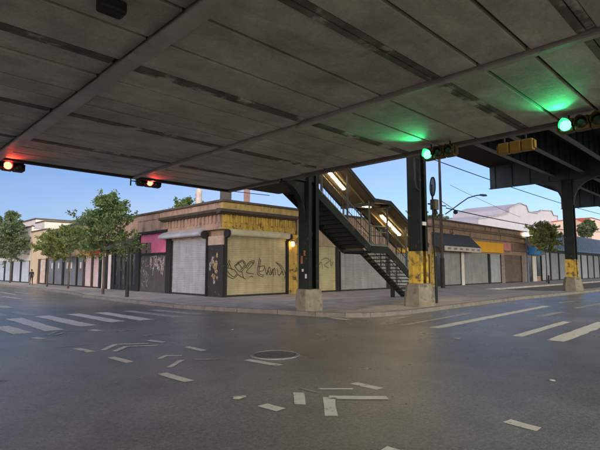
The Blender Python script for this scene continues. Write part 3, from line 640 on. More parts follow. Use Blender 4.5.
FL.b(b2, 'stall_riser', black_paint, 10.5, 14.2, -.12, -.02, .1, .55)
FL.b(b2, 'doorway', dark_glass, 14.3, 14.76, -.1, -.05, .1, 3.2)
FL.b(b2, 'white_door', white_paint, 14.9, 15.5, -.1, -.03, .1, 2.85); FL.b(b2, 'pier', black_paint, 15.5, 15.85, -.12, .05, .1, 3.2); FL.b(b2, 'white_door', white_paint, 15.9, 16.7, -.1, -.03, .1, 2.9)
FL.b(b2, 'door_glass', dark_glass, 16.05, 16.55, -.03, -.02, 1.0, 2.7)
strokes(FL, [[(12.0, 2.9), (12.6, 2.9)], [(12.05, 2.75), (12.3, 2.3), (12.55, 2.75), (12.05, 2.75)]], .07, -.04, 'window_sign', white_paint, b2)
gp = []
for k in range(16):
    a = random.uniform(10.7, 14); z = random.uniform(.8, 2.4); gp.append([(a, z), (a+random.uniform(-.15, .15), z+random.uniform(.2, .5))])
strokes(FL, gp, .03, -.055, 'window_stickers', M('greyish_paint', (.38, .30, .30), .7), b2)
b3 = thing('red_sign_shop', 'narrow pale shopfront under a red and yellow signboard', 'building', 0, 18.8, .15)
row_mass(b3, FL, 16.9, 20.6, 5.2, 9, beige_wall)
FL.b(b3, 'fascia_wall', beige_wall, 16.9, 20.6, -.18, .04, 3.6, 5.45); FL.b(b3, 'coping', coping, 16.9, 20.6, -.25, .16, 5.45, 5.57, .02)
FL.b(b3, 'red_signboard', M('red_sign', (.55, .04, .04), .6), 17.0, 19.0, -.1, .14, 2.85, 3.6); FL.b(b3, 'yellow_signboard', M('yellow_sign', (.65, .38, .08), .6), 19.02, 20.5, -.1, .12, 2.85, 3.5)
pk = M('pale_pink_shutter', (.62, .50, .50), .55, .15, 1.5, .05, 30, streak=.3)
FL.shutter(b3, 17.25, 18.55, .15, 2.85, pk, -.06); FL.shutter(b3, 18.9, 20.35, .15, 2.85, pk, -.06)
FL.b(b3, 'pier', M('dark_red_pier', (.10, .04, .04)), 18.6, 18.85, -.18, .03, .1, 2.85); FL.b(b3, 'pier', black_paint, 16.92, 17.2, -.18, .05, .1, 2.85); FL.b(b3, 'pier', M('dark_red_pier', (.10, .04, .04)), 20.4, 20.58, -.18, .03, .1, 2.85)
b4 = thing('grey_shutter_row', 'beige building with a row of grey roller shutters behind the street trees', 'building', 0, 25.5, .15)
row_mass(b4, FL, 20.6, 31, 5.3, 9, beige_wall)
FL.b(b4, 'fascia_wall', beige_wall, 20.6, 31, -.18, .03, 2.8, 5.5); FL.b(b4, 'coping', coping, 20.6, 31, -.25, .16, 5.5, 5.64, .02)
for a, c in ((20.75, 22.1), (22.4, 25.6), (26.1, 28.4), (28.6, 30.5)): FL.shutter(b4, a, c, .15, 2.75, grey_blue, -.06)
for a, c in ((22.15, 22.35), (25.66, 26.05), (30.56, 31)): FL.b(b4, 'pier', black_paint, a, c, -.18, .04, .1, 2.8)
for a in (21.2, 23.5, 24.6, 27, 29): FL.b(b4, 'notice', white_paint, a, a+.35, -.03, -.015, 1.75, 2.3)
b5 = thing('cream_building', 'cream building with a narrow brown door far along the left street', 'building', 0, 34, .15)
cream = M('cream_wall', (.60, .49, .34), .85, .15, 1, .15, 25, streak=.25)
row_mass(b5, FL, 31, 36.6, 5.5, 10, cream)
FL.b(b5, 'front_wall', cream, 31, 36.6, -.18, .03, 2.75, 5.75); FL.b(b5, 'coping', coping, 31, 36.6, -.25, .14, 5.75, 5.88, .02)
FL.b(b5, 'pier', cream, 33.9, 36.6, -.18, .03, .1, 2.75); FL.b(b5, 'door', M('brown_door', (.09, .05, .03)), 33.2, 33.85, -.15, -.02, .1, 2.75); FL.shutter(b5, 31.2, 33.1, .15, 2.7, M('peach_shutter', (.62, .50, .42), .6), -.06)
b6 = thing('pale_shutter_row', 'white building with pale blue shutters at the left edge of the photo', 'building', 0, 46, .15)
row_mass(b6, FL, 36.6, 62, 6.2, 12, white_paint)
FL.b(b6, 'front_wall', white_paint, 36.6, 62, -.18, .03, 2.65, 6.4); FL.b(b6, 'coping', coping, 36.6, 62, -.25, .14, 6.4, 6.52, .02)
a = 37.0
while a < 60: FL.shutter(b6, a, a+3.2, .15, 2.6, ltblue, -.06); FL.b(b6, 'pier', M('navy_pier', (.03, .04, .06)), a+3.27, a+3.6, -.18, .04, .1, 2.65); a += 3.75
b7 = thing('stepped_white_house', 'taller white house with stepped roof rising behind the pale shutters', 'building', 8, 52, .15)
MB().box(4, 14, 50.6, 60, .1, 8.6).build('wall', white_paint, b7); MB().box(4, 14, 46.5, 50.6, .1, 8.0).build('side_wing', white_paint, b7)
MB().box(3.9, 14, 50.5, 60, 8.6, 8.8).build('coping', coping, b7); MB().box(3.9, 14, 46.4, 50.5, 8.0, 8.15).build('coping', coping, b7)
for k in range(3): MB().box(3.97, 4.0, 51.5+k*2.6, 52.7+k*2.6, 6.4, 7.9).build('window', dark_glass, b7)
# black rooftop unit
s, t, z = atD(38, 226, 52)
ru = thing('rooftop_unit', 'black rooftop machine on the cream building', 'rooftop unit', 4.0, 34.0, 5.5)
MB().box(3.2, 4.6, 31.6, 36.2, 5.9, 6.75).build('casing', black_paint, ru, .04)
for k in range(4): MB().box(3.4+(k % 2)*.9, 3.5+(k % 2)*.9, 31.9+(k//2)*3.8, 32.0+(k//2)*3.8, 5.53, 5.9).build('leg', dark_steel, ru)

# ------------------------------------------------------------------ right street row
r2 = thing('stairside_shop', 'pinkish shop with a wide grey shutter behind the station stairs', 'building', 15, 0, .15)
row_mass(r2, FR, 9.78, 22.2, 5.2, 12, beige_wall)
FR.b(r2, 'front_wall', pink_beige, 9.78, 22.2, -.18, .03, 3.0, 5.4); FR.b(r2, 'coping', coping, 9.78, 22.2, -.25, .16, 5.4, 5.54, .02)
FR.b(r2, 'sign_band', M('tan_band', (.45, .36, .2)), 9.9, 15.6, .03, .08, 3.05, 3.5)
FR.shutter(r2, 9.95, 15.5, .15, 2.95, silver2, -.06); FR.shutter(r2, 15.9, 18.9, .15, 2.95, silver2, -.06); FR.shutter(r2, 19.3, 21.9, .15, 2.95, M('cream_shutter', (.5, .44, .3), .6), -.06)
for a in (15.7, 19.1, 22.1): FR.b(r2, 'pier', black_paint if a < 20 else yellow_wall, a-.13, a+.09, -.18, .04, .1, 3.0)
r3 = thing('awning_shop_row', 'brown topped shop row with grey awning and orange signboard', 'building', 33, 0, .15)
brown_st = M('brown_stone', (.36, .25, .18), .85, .25, 1.2, .3, 20, streak=.4, dirt=((.12, .09, .07), .25, 1.5))
row_mass(r3, FR, 22.2, 45, 5.9, 14, brown_st)
FR.b(r3, 'front_wall', brown_st, 22.2, 45, -.18, .03, 3.3, 5.5); FR.b(r3, 'parapet', brown_st, 22.2, 45, -.2, .1, 5.5, 6.1); 
FR.b(r3, 'coping', coping, 22.2, 45.05, -.3, .22, 6.1, 6.28, .03)
for z, dd in ((4.75, .1), (5.42, .24), (5.6, .18)): FR.b(r3, 'string_course', M('dark_stone_course', (.20, .14, .10), .85, .35), 22.2, 45, .02, dd, z, z+.13)
for a in (26.4, 30.1, 37.4, 44.9): FR.b(r3, 'pilaster', brown_st, a-.2, a+.1, .02, .12, 4.88, 5.42)
aw = MB(); FR.ex(aw, [(.03, 5.0), (1.25, 3.75), (1.25, 3.72), (.03, 4.95)], 22.4, 29.6)
aw.build('awning', M('grey_awning', (.055, .062, .07), .8, .2, 2, .1), r3)
aw = MB(); FR.ex(aw, [(1.23, 3.72), (1.26, 3.72), (1.26, 3.3), (1.23, 3.3)], 22.4, 29.6); aw.build('awning_valance', M('pale_valance', (.50, .48, .44), .8, .2, 2), r3)
for k in range(6): FR.box(MB(), 22.9+k*1.15, 23.5+k*1.15, 1.262, 1.268, 3.42, 3.6).build('valance_print', M('dull_print', (.28, .2, .18)), r3)
for a in (22.4, 29.6):
    q = MB(); q.add([FR.P(a, .03, 4.95), FR.P(a, 1.24, 3.72), FR.P(a, 1.24, 3.32), FR.P(a, .03, 3.9)], [(0, 1, 2, 3)]); q.build('awning_cheek', MATS['grey_awning'], r3)
FR.b(r3, 'orange_signboard', M('orange_sign', (.80, .38, .02), .6, .1, 2, .05), 29.75, 37.35, .03, .3, 3.45, 4.5)
FR.b(r3, 'pink_signboard', M('dusty_pink_sign', (.55, .22, .20), .7, .2), 37.42, 39.6, .03, .26, 3.75, 4.62); FR.b(r3, 'brown_signboard', M('brown_sign', (.22, .13, .10), .7, .3), 39.62, 44.9, .03, .26, 3.75, 4.62)
for a, c, m in ((24.2, 27.8, silver2), (28.55, 33.95, silver2), (34.5, 37.2, silver), (38.3, 43.2, brown_sh)): FR.shutter(r3, a, c, .15, 3.3 if c < 38 else 3.7, m, -.06)
for a, c, m in ((22.25, 23.1, yellow_wall), (27.88, 28.47, white_paint), (34.02, 34.43, dark_steel), (37.3, 38.2, M('poster_pier', (.3, .24, .22), .8, .5, 5, .2, dirt=((.06, .05, .05), .3, 5))), (43.3, 44.95, MATS['poster_pier'])): FR.b(r3, 'pier', m, a, c, -.18, .04, .1, 3.3)
FR.b(r3, 'shop_door', dark_glass, 23.2, 24.1, -.1, -.04, .1, 3.2)
r4 = thing('blue_awning_shop', 'narrow shop with a blue awning next to the brown shutter', 'building', 47.5, 0, .15)
row_mass(r4, FR, 45, 50, 5.6, 14, beige_wall)
FR.b(r4, 'front_wall', brown_st, 45, 50, -.18, .03, 3.4, 5.7); FR.b(r4, 'coping', coping, 45.06, 50, -.25, .18, 5.7, 5.84, .02)
aw = MB(); FR.ex(aw, [(.03, 4.6), (.8, 3.9), (.8, 3.45), (.03, 3.45)], 45.2, 47.4); aw.build('blue_awning', M('blue_awning', (.03, .22, .55), .6, .15), r4)
aw = MB(); FR.ex(aw, [(.03, 4.3), (.5, 3.9), (.5, 3.5), (.03, 3.5)], 47.6, 49.9); aw.build('grey_blue_awning', M('slate_awning', (.12, .17, .25), .7), r4)
FR.b(r4, 'shop_door', dark_glass, 45.6, 46.6, -.1, -.04, .1, 3.4); FR.b(r4, 'white_panel', white_paint, 47.0, 48.3, -.1, -.02, .1, 3.3); FR.b(r4, 'shop_window', dark_glass, 48.6, 49.7, -.1, -.04, .8, 3.3); FR.b(r4, 'pier', M('poster_pier', (.3, .24, .22)), 45.05, 45.5, -.18, .04, .1, 3.4)
r5 = thing('blue_roofed_row', 'long shop row of grey shutters under a slate blue metal roof', 'building', 68, 0, .15)
row_mass(r5, FR, 50, 98, 4.6, 14, beige_wall)
FR.b(r5, 'fascia', dark_steel, 50, 98, -.18, .12, 3.9, 4.3)
rf = MB(); FR.ex(rf, [(.25, 4.3), (.15, 4.45), (-.6, 6.9), (-.75, 6.9), (-.6, 4.3)], 50, 98)
rfo = rf.build('metal_roof', M('slate_blue_metal', (.17, .22, .28), .45, .2, 1, .05), r5)
for k in range(48):
    q = MB(); q.bar(FR.P(50.5+k, .17, 4.5), FR.P(50.5+k, -.58, 6.88), .05, .05); q.build('roof_seam', MATS['slate_blue_metal'], rfo)
a = 50.2
while a < 96: FR.shutter(r5, a, a+3.1, .15, 3.9, silver2 if int(a) % 2 else silver, -.06); FR.b(r5, 'pier', dark_steel, a+3.18, a+3.42, -.18, .04, .1, 3.9); a += 3.6
# buildings behind
lav = M('pale_lavender_wall', (.42, .40, .47), .9, .1, .5, .1, 10, streak=.15)
def behind(pts, t0, depth, name, label, m, rm=None, windows=()):
    pl = [onT(x, y, t0) for x, y in pts]; s0, s1 = pl[0][0], pl[-1][0]
    o = thing(name, label, 'building', (s0+s1)/2, t0+depth/2, .1)
    prof = [(s0, 0)]+pl+[(s1, 0)]; n = len(prof); x = MB()
    x.add([(a, t0, z) for a, z in prof]+[(a, t0+depth, z) for a, z in prof], [tuple(range(n)), tuple(range(n, 2*n))[::-1]]+[(i, (i+1) % n, n+(i+1) % n, n+i) for i in range(n)])
    x.build('wall', m, o)
    c = MB()
    for (a0, z0), (a1, z1) in zip(pl, pl[1:]): c.bar((a0, t0+.1, z0+.1), (a1, t0+.1, z1+.1), .7, .2)
    c.build('coping', rm or coping, o)
    for wx, wy in windows:
        a, z = onT(wx, wy, t0); MB().box(a-.6, a+.6, t0-.05, t0-.001, z-.8, z+.8).build('window', dark_glass, o); MB().box(a-.75, a+.75, t0-.12, t0-.001, z-.95, z-.8).build('sill', m, o)
behind([(478, 219), (497, 216), (508, 213.5), (508.5, 209), (513, 206.5), (520, 203.5), (526, 206), (528, 212), (537, 213.5), (541, 210.5), (551, 211), (553, 215.5), (557, 216), (557, 224)], 22, 14, 'lavender_hall', 'large pale lavender building with stepped gable behind the shops', lav, M('lavender_coping', (.36, .33, .36)))
behind([(553, 222), (570, 219.5), (582, 218.5), (640, 226)], 20, 12, 'pink_house', 'pale pink building with red roof at the right edge', M('pale_pink_wall', (.58, .42, .38), .9, .12, .6, .1), M('red_roof', (.42, .10, .08), .8))
s0, z0 = onT(576, 222, 19.4); s1, z1 = onT(640, 232, 19.4)
rr = thing('red_roof_house', 'low house with a bright red roof beyond the slate roof', 'building', (s0+s1)/2, 17, .1)
MB().box(s0, s1, 15.5, 19.5, .1, z1-1.2).build('wall', MATS['pale_pink_wall'], rr)
MB().extr('x', [(15.2, z1-1.25), (17.5, z0-.3), (19.7, z1-1.25)], s0-.2, s1).build('roof', MATS['red_roof'], rr)

# ------------------------------------------------------------------ station stairs with lit canopy
TN, TF = -8.0, -6.4
sr = thing('station_staircase', 'dark green steel station staircase with lit sloping canopy', 'staircase', 3.4, -7.2, .15)
SL = .628
def zs(s):                                     # tread line
    if s < 2.75: return 2.62+(2.75-s)*SL
    if s <= 4.1: return 2.62
    return 2.62-(s-4.1)*SL
def zr(s):                                     # canopy underside
    if s < 2.8: return 4.88+(2.8-s)*.645
    if s <= 4.1: return 4.88
    return 4.88-(s-4.1)*.56
S_TOP, S_FOOT = -1.4, 4.1+(2.62-.15)/SL
for t in (TN, TF):
    for p, q in (((S_TOP, zs(S_TOP)), (2.75, 2.62)), ((2.75, 2.62), (4.1, 2.62)), ((4.1, 2.62), (S_FOOT, .15))):
        MB().bar((p[0], t, p[1]+.0), (q[0], t, q[1]+.0), .06, .34).build('stringer', green_steel, sr)
        MB().bar((p[0], t, p[1]+.19), (q[0], t, q[1]+.19), .12, .04).build('stringer_cap', M('worn_cap', (.17, .17, .155), .5, .3), sr)
    for p, q in (((S_TOP, zs(S_TOP)), (2.75, 2.62)), ((2.75, 2.62), (4.1, 2.62)), ((4.1, 2.62), (S_FOOT-.3, .34))):
        MB().tube([(p[0], t, p[1]+1.12), (q[0], t, q[1]+1.12)], .035, 8).build('handrail', M('grey_rail', (.11, .11, .10), .5, .3), sr)
        MB().tube([(p[0], t, p[1]+.66), (q[0], t, q[1]+.66)], .02, 6).build('mid_rail', dark_steel, sr)
    s = S_TOP+.1
    bal = MB()
    while s < S_FOOT-.5:
        z = zs(s); bal.tube([(s, t, z+.18), (s, t, z+1.12)], .010, 4); s += .16
    bo = bal.build('balusters', dark_steel, sr); bo['kind'] = 'stuff'
nose = M('worn_nosing', (.34, .32, .27), .5, .3)
for (a, b, closed) in ((S_TOP, 2.75, True), (4.1, S_FOOT, False)):
    n = int(round((zs(a)-zs(b))/.175)); ds = (b-a)/n
    for k in range(n):
        s = a+k*ds; z = zs(s)-.05
        if closed and k == 0: continue
        tr = MB().box(s, s+ds+.03, TN+.03, TF-.03, z-.04, z).build('tread', green_steel, sr)
        MB().box(s+ds+.03, s+ds+.055, TN+.03, TF-.03, z-.045, z+.004).build('nosing', nose, tr)
        if closed: MB().box(s, s+.015, TN+.03, TF-.03, z, z+.175).build('riser', green_steel, tr)
MB().box(2.6, 4.2, TN+.03, TF-.03, 2.50, 2.57).build('landing', green_steel, sr)
MB().box(-3.38, S_TOP+.05, -8.4, -6.1, 5.0, 5.2).build('top_walkway', green_steel, sr)
# canopy
can = M('canopy_underside', (.16, .12, .062), .6, .15, 1.5, .1); canr = M('canopy_roof', (.045, .042, .038), .7)
for p, q in (((-1.9, zr(-1.9)), (2.8, 4.88)), ((2.8, 4.88), (4.1, 4.88)), ((4.1, 4.88), (7.6, zr(7.6)))):
    x = MB(); x.extr('y', [(p[0], p[1]), (q[0], q[1]), (q[0], q[1]+.05), (p[0], p[1]+.05)], TN-.22, TF+.22); x.build('canopy_panel', can, sr)
    x = MB(); x.extr('y', [(p[0], p[1]+.052), (q[0], q[1]+.052), (q[0], q[1]+.14), (p[0], p[1]+.14)], TN-.3, TF+.3); x.build('canopy_roofing', canr, sr)
    for t in (TN-.26, TF+.26):
        x = MB(); x.extr('y', [(p[0], p[1]-.05), (q[0], q[1]-.05), (q[0], q[1]+.145), (p[0], p[1]+.145)], t-.03, t+.03); x.build('canopy_fascia', canr, sr)
    for t in (TN+.35, TF-.35):
        MB().bar((p[0], t, p[1]-.05), (q[0], t, q[1]-.05), .07, .09).build('purlin', M('canopy_purlin', (.20, .15, .08), .7), sr)
for s in (2.8, 4.1): MB().box(s-.05, s+.05, TN-.2, TF+.2, 4.70, 4.86).build('canopy_rib', canr, sr)
for s in (-.6, 1.1, 2.72, 4.15, 5.8, 7.3):
    for t in (TN, TF): MB().box(s-.035, s+.035, t-.035, t+.035, zs(s)+.1, zr(s)+.02).build('canopy_post', M('grey_post', (.07, .07, .065), .6), sr)
# landing gate panel (grey) and support posts
for k in range(5): MB().tube([(2.85+k*.29, TN, 2.7), (2.85+k*.29, TN, 3.74)], .016, 5).build('panel_bar', MATS['grey_post'], sr)
MB().box(2.8, 4.05, TN-.02, TN+.02, 3.45, 3.5).build('panel_rail', MATS['grey_rail'], sr)
MB().box(2.8, 4.05, TN-.03, TN+.03, 2.83, 2.9).build('panel_rail', MATS['grey_rail'], sr)
MB().box(6.75, 6.92, TF-.1, TF+.07, .15, .95).build('support_post', green_steel, sr)
# fluorescent tubes under the canopy
tube_m = EM('fluorescent_tube', (1, .74, .34), 34)
for s0, s1 in ((.55, 1.75), (4.75, 5.55), (5.75, 6.35)):
    for_t = -7.25
    MB().bar((s0-.05, for_t, zr(s0-.05)-.05), (s1+.05, for_t, zr(s1+.05)-.05), .2, .06).build('lamp_housing', white_paint, sr)
    MB().bar((s0, for_t, zr(s0)-.11), (s1, for_t, zr(s1)-.11), .13, .05).build('lamp_tube', tube_m, sr)
MB().bar((3.0, for_t, 4.78), (3.8, for_t, 4.78), .13, .05).build('lamp_tube', EM('fluorescent_tube_dim', (1, .8, .42), 5), sr)
for s in (6.75, 7.35): MB().lathe((s, -7.9), [(.02, zr(s)-.28), (.09, zr(s)-.22), (.09, zr(s)-.14), (.03, zr(s)-.09)], 10).build('globe_lamp', tube_m, sr)
# yellow entrance sign panel
ys = thing('station_entrance_sign', 'yellow box sign hanging at the foot of the station stairs', 'sign', 7.75, -7.2, 2.4)
MB().box(7.68, 7.82, -8.1, -6.3, 2.62, 3.2).build('sign_box', M('yellow_sign_box', (.75, .48, .04), .5), ys, .02)
for t in (-7.9, -7.2, -6.5): MB().box(7.67, 7.83, t-.04, t+.04, 2.6, 3.22).build('divider', black_paint, ys)

# ------------------------------------------------------------------ traffic signals hung from the deck edge
def signal(label, s, t, z, face, colr, lit, housing, hang=True, nlens=3, strength=9, energy=60):
    """face: 't' lens face looks along -t, 's' looks along -s, 'S' looks along +s; body runs across"""
    o = thing('traffic_signal', label, 'traffic signal', s, t, z, group='signals hung from the station deck')
    P = (lambda a, d, zz: (s+a, t-d, zz)) if face == 't' else ((lambda a, d, zz: (s-d, t-a, zz)) if face == 's' else (lambda a, d, zz: (s+d, t+a, zz)))
    def bx(a0, a1, d0, d1, z0, z1, n, m, bv=0):
        p, q = P(a0, d0, z0), P(a1, d1, z1); return MB().box(p[0], q[0], p[1], q[1], z0, z1).build(n, m, o, bv)
    L_ = .30
    for k in range(nlens):
        a = (k-(nlens-1)/2)*L_
        bx(a-L_/2+.008, a+L_/2-.008, -.10, .10, z-.15, z+.15, 'lens_housing', housing, .03)
        m = EM('signal_'+colr, {'red': (1, .06, .03), 'green': (.03, 1, .35)}[colr], strength) if k == lit else M('unlit_lens', (.02, .02, .02), .2)
        x = MB(); n = 14; vs = []
        for rr, dd in ((.115, .10), (.11, .125), (.06, .15)): vs += [P(a+rr*math.cos(2*math.pi*j/n), dd, z+rr*math.sin(2*math.pi*j/n)) for j in range(n)]
        x.add(vs, [tuple(range(n)), tuple(range(2*n, 3*n))]+[(i*n+j, i*n+(j+1) % n, (i+1)*n+(j+1) % n, (i+1)*n+j) for i in range(2) for j in range(n)])
        ob = x.build('lens', m, o, smooth=False, label='lit %s lens' % colr if k == lit else None)
        x = MB(); vs = []; nn = 10                   # tunnel visor, open below
        for rr in (.135, .125):
            for dd in (.09, .30): vs += [P(a+rr*math.cos(R(-20+220*j/nn)), dd if dd < .2 else dd-.12*abs(math.cos(R(-20+220*j/nn))), z+rr*math.sin(R(-20+220*j/nn))) for j in range(nn+1)]
        m_ = nn+1
        x.add(vs, [(j, j+1, m_+j+1, m_+j) for j in range(nn)]+[(2*m_+j, 3*m_+j, 3*m_+j+1, 2*m_+j+1) for j in range(nn)]+[(m_+j, m_+j+1, 3*m_+j+1, 3*m_+j) for j in range(nn)])
        x.build('visor', black_paint if colr == 'red' else housing, o)
    e = nlens*L_/2
    for a in ((-e-.03, -e), (e, e+.03)): bx(a[0], a[1], -.07, .07, z-.1, z+.1, 'end_cap', housing)
    p0, p1 = P(-e*.6, -.05, z+.14), P(e*.6, -.05, z+.14)
    for p in (p0, p1):
        MB().tube([p, (p[0], p[1], ZS+.2)], .022, 6).build('hanger', dark_steel, o)
    x = P(-e*.6, -.05, ZS+.2)
    if lit is not None and energy:
        a = (lit-(nlens-1)/2)*L_; q = P(a, .33, z+.06); wq = W(q[0], q[1], q[2])
        ld = bpy.data.lights.new('signal_beam', 'SPOT'); ld.energy = energy*(.72 if colr == 'green' else .48); ld.color = {'red': (1, .06, .03), 'green': (.04, 1, .30)}[colr]
        ld.spot_size = R(84 if colr == 'green' else 105); ld.spot_blend = 1; ld.shadow_soft_size = .06
        lp = bpy.data.objects.new('signal_beam', ld); link(lp, o)
        fw = Vector(P(0, 1, 0))-Vector(P(0, 0, 0)); q = P(a, .34, z-.02); lp.location = (q[0]-s, q[1]-t, q[2]-z); fw.z = .38 if colr == 'green' else .22
        lp.rotation_euler = (-fw).to_track_quat('Z', 'Y').to_euler()
    return o
yel_h = M('signal_yellow', (.30, .165, .02), .5, .2, 3, .1)
olive_h = M('signal_olive', (.11, .07, .015), .55, .3, 3, .1)
blk_h = M('signal_black', (.03, .025, .025), .5)
s0, z0 = onT(7, 166, -5.0); signal('red lit horizontal traffic signal at the left edge of the photo', s0, -5.0, z0, 't', 'red', 1, blk_h)
s0, z0 = onT(150, 183.3, -5.0); o = signal('red lit horizontal traffic signal above the leafy street tree', s0-.06, -5.0, z0, 't', 'red', 1, blk_h)
MB().tube([(s0-.55, -5.0, z0), (s0-.75, -5.0, z0), (s0-.75, -5.0, ZS+.2)], .025, 6).build('side_bracket', dark_steel, o); MB().tube([(s0-.75, -5.0, z0), (s0-.75, -5.0, z0-.18)], .025, 6).build('bracket_tail', dark_steel, o)
t0, z0 = onS(567, 126.5, -4.0); signal('bright green traffic signal at the upper right under the deck', -4.0, t0-.30, z0, 's', 'green', 0, olive_h)
t0, z0 = onS(429.5, 155, -4.0); signal('small green traffic signal beside the top of the yellow banded column', -4.0, t0-.30, z0, 's', 'green', 0, olive_h)
t0, z0 = onS(516, 147, -2.6); signal('yellow traffic signal seen from behind under the deck', -2.6, t0, z0, 'S', 'green', None, yel_h)

# ------------------------------------------------------------------ poles, signs, wires
def pole(s, t, h, r0, r1, m): return MB().tube([(s, t, .1+h*k/6) for k in range(7)], r0, 10, r1)
ps, pt = onZ(443, 288, .15)
hz = onT(444, 162, pt)[1]
up = thing('utility_pole', 'tall wooden utility pole with a street lamp arm before the grey awning', 'utility pole', ps, pt, .15)
pole(ps, pt, hz, .14, .10, wood_pole).build('pole', wood_pole, up)
MB().tube([(ps, pt, .1), (ps, pt, 2.6)], .18, 10).build('pole_sleeve', black_paint, up)
arm = [onT(x, y, pt) for x, y in ((445.5, 214), (452, 209.5), (460, 203.5), (468, 198), (476, 195.5), (481, 195))]
MB().tube([(a, pt, z) for a, z in arm], .055, 8).build('lamp_arm', M('arm_steel', (.16, .16, .16), .5), up)
a, z = arm[-1]; MB().extr('x', [], 0, 0) if False else MB().add([(a-.1, pt-.13, z-.06), (a+1.0, pt-.2, z-.02), (a+1.0, pt+.2, z-.02), (a-.1, pt+.13, z-.06), (a-.1, pt-.1, z+.08), (a+.9, pt-.12, z+.16), (a+.9, pt+.12, z+.16), (a-.1, pt+.1, z+.08)], [(0, 3, 2, 1), (4, 5, 6, 7), (0, 1, 5, 4), (1, 2, 6, 5), (2, 3, 7, 6), (3, 0, 4, 7)]).build('lamp_head', MATS['arm_steel'], up)
a, z = onT(448, 207, pt); MB().bar((ps-.1, pt, z), (ps+.9, pt, z+.05), .06, .08).build('cross_arm', wood_pole, up)
a, z = onT(455.5, 212, pt); dm = thing('dome_camera', 'small dark dome hanging on the wire beside the utility pole', 'camera', a, pt, z)
MB().lathe((a, pt), [(.02, z-.2), (.16, z-.14), (.2, z), (.16, z+.12), (.05, z+.17)], 12).build('dome', black_paint, dm); MB().tube([(a, pt, z+.15), (ps, pt, z+.75)], .025, 5).build('strut', dark_steel, dm)
# round sign on slim post by column 2
qs, qt = onZ(436.5, 303, .15)
rs = thing('round_bus_sign', 'round grey sign on a slim dark post beside the yellow banded column', 'sign', qs, qt, .15)
zt = onT(431, 178, qt)[1]
MB().tube([(qs, qt, .1), (qs-.12, qt, zt-.3)], .045, 8).build('post', black_paint, rs)
n = 20; x = MB(); cz = zt-.42; ang = R(52)
for dd in (0, .03): x.v += [(qs-.12+.36*math.cos(2*math.pi*k/n)*math.cos(ang)+dd*math.sin(ang)-.07, qt+.36*math.cos(2*math.pi*k/n)*math.sin(ang)*.9-dd*math.cos(ang)-.07, cz+.44*math.sin(2*math.pi*k/n)) for k in range(n)]
x.f = [tuple(range(n))[::-1], tuple(range(n, 2*n))]+[(k, (k+1) % n, n+(k+1) % n, n+k) for k in range(n)]
x.build('sign_disc', M('sign_back', (.22, .22, .22), .45, .2), rs)
x = MB()
for k in range(n):
    a0, a1 = 2*math.pi*k/n, 2*math.pi*(k+1)/n
    pp = [(qs-.19+.36*math.cos(a)*math.cos(ang), qt-.07+.36*math.cos(a)*math.sin(ang)*.9, cz+.44*math.sin(a)) for a in (a0, a1)]; x.bar(pp[0], pp[1], .05, .05)
x.build('sign_rim', black_paint, rs)
za = onT(433, 204, qt)[1]
MB().box(qs-.5, qs+.1, qt-.03, qt+.03, za-.06, za+.0).build('bracket', dark_steel, rs)
MB().box(qs-.1, qs+.22, qt-.14, qt+.14, za-.26, za+.22).build('signal_box', M('olive_box', (.12, .11, .06), .6), rs, .02)
MB().lathe((qs+.1, qt), [(.02, za-.5), (.1, za-.44), (.11, za-.32), (.05, za-.25)], 10).build('bell', black_paint, rs)
MB().box(qs+.03, qs+.1, qt-.03, qt+.03, .1, 2.3).build('second_post', black_paint, rs)
# black post by the big street tree
bs, bt = onZ(127, 297, .15); zt = onT(127, 248, bt)[1]
bp = thing('black_street_post', 'slim black post on the sidewalk right of the largest tree', 'post', bs, bt, .15)
MB().tube([(bs, bt, .1), (bs, bt, zt)], .07, 10).build('shaft', black_paint, bp); MB().tube([(bs, bt, .1), (bs, bt, .75)], .10, 10).build('foot', black_paint, bp); MB().lathe((bs, bt), [(.11, zt-.03), (.11, zt+.03), (.02, zt+.1)], 10).build('cap', black_paint, bp)
# lit flood lamp by blue awning
fs, ft, fz = atD(526, 236, 56)
fl = thing('lit_flood_lamp', 'lit flood lamp on a post beside the street tree by the blue awning', 'lamp', fs, ft, .15)
MB().tube([(fs, ft, .1), (fs, ft, fz)], .06, 8).build('post', M('blue_post', (.05, .12, .25)), fl)
MB().add([(fs-.55, ft-.2, fz), (fs+.55, ft-.2, fz), (fs+.55, ft+.2, fz), (fs-.55, ft+.2, fz), (fs-.3, ft-.15, fz+.4), (fs+.3, ft-.15, fz+.4), (fs+.3, ft+.15, fz+.4), (fs-.3, ft+.15, fz+.4)], [(0, 3, 2, 1), (4, 5, 6, 7), (0, 1, 5, 4), (1, 2, 6, 5), (2, 3, 7, 6), (3, 0, 4, 7)]).build('lamp_glass', EM('warm_white_lamp', (1, .86, .6), 3), fl)
# short bollard near the far trees
bs2, bt2 = onZ(549, 283.5, .15)
bo = thing('short_bollard', 'short dark bollard on the sidewalk edge under the right street tree', 'bollard', bs2, bt2, .15)
MB().lathe((bs2, bt2), [(.09, .1), (.08, .9), (.1, .92), (.08, 1.0), (.02, 1.05)], 10).build('shaft', black_paint, bo)
wire_m = M('wire_black', (.02, .02, .02), .6)
def wire(p, q, sag, r, label):
    p, q = Vector(p), Vector(q); pts = [p.lerp(q, k/14)-Vector((0, 0, sag*4*(k/14)*(1-k/14))) for k in range(15)]
    x = MB().tube([W(*a) for a in pts], r, 5); o = x.build('overhead_wire', wire_m); tag(o, label, 'wire', 'overhead wires')
def wz(x, y, t): a, z = onT(x, y, t); return (a, t, z)
wire((-14, -1.0, 6.05), (2.5, -1.0, 5.95), .15, .02, 'thin wire under the left edge of the deck against the sky')
wire(wz(424, 156, -2.1), wz(600, 214, -2.1), .3, .04, 'upper wire passing the top of the utility pole')
wire(wz(446, 208, -2.1), wz(600, 232, -2.1), .5, .045, 'lower wire running right from the lamp arm')
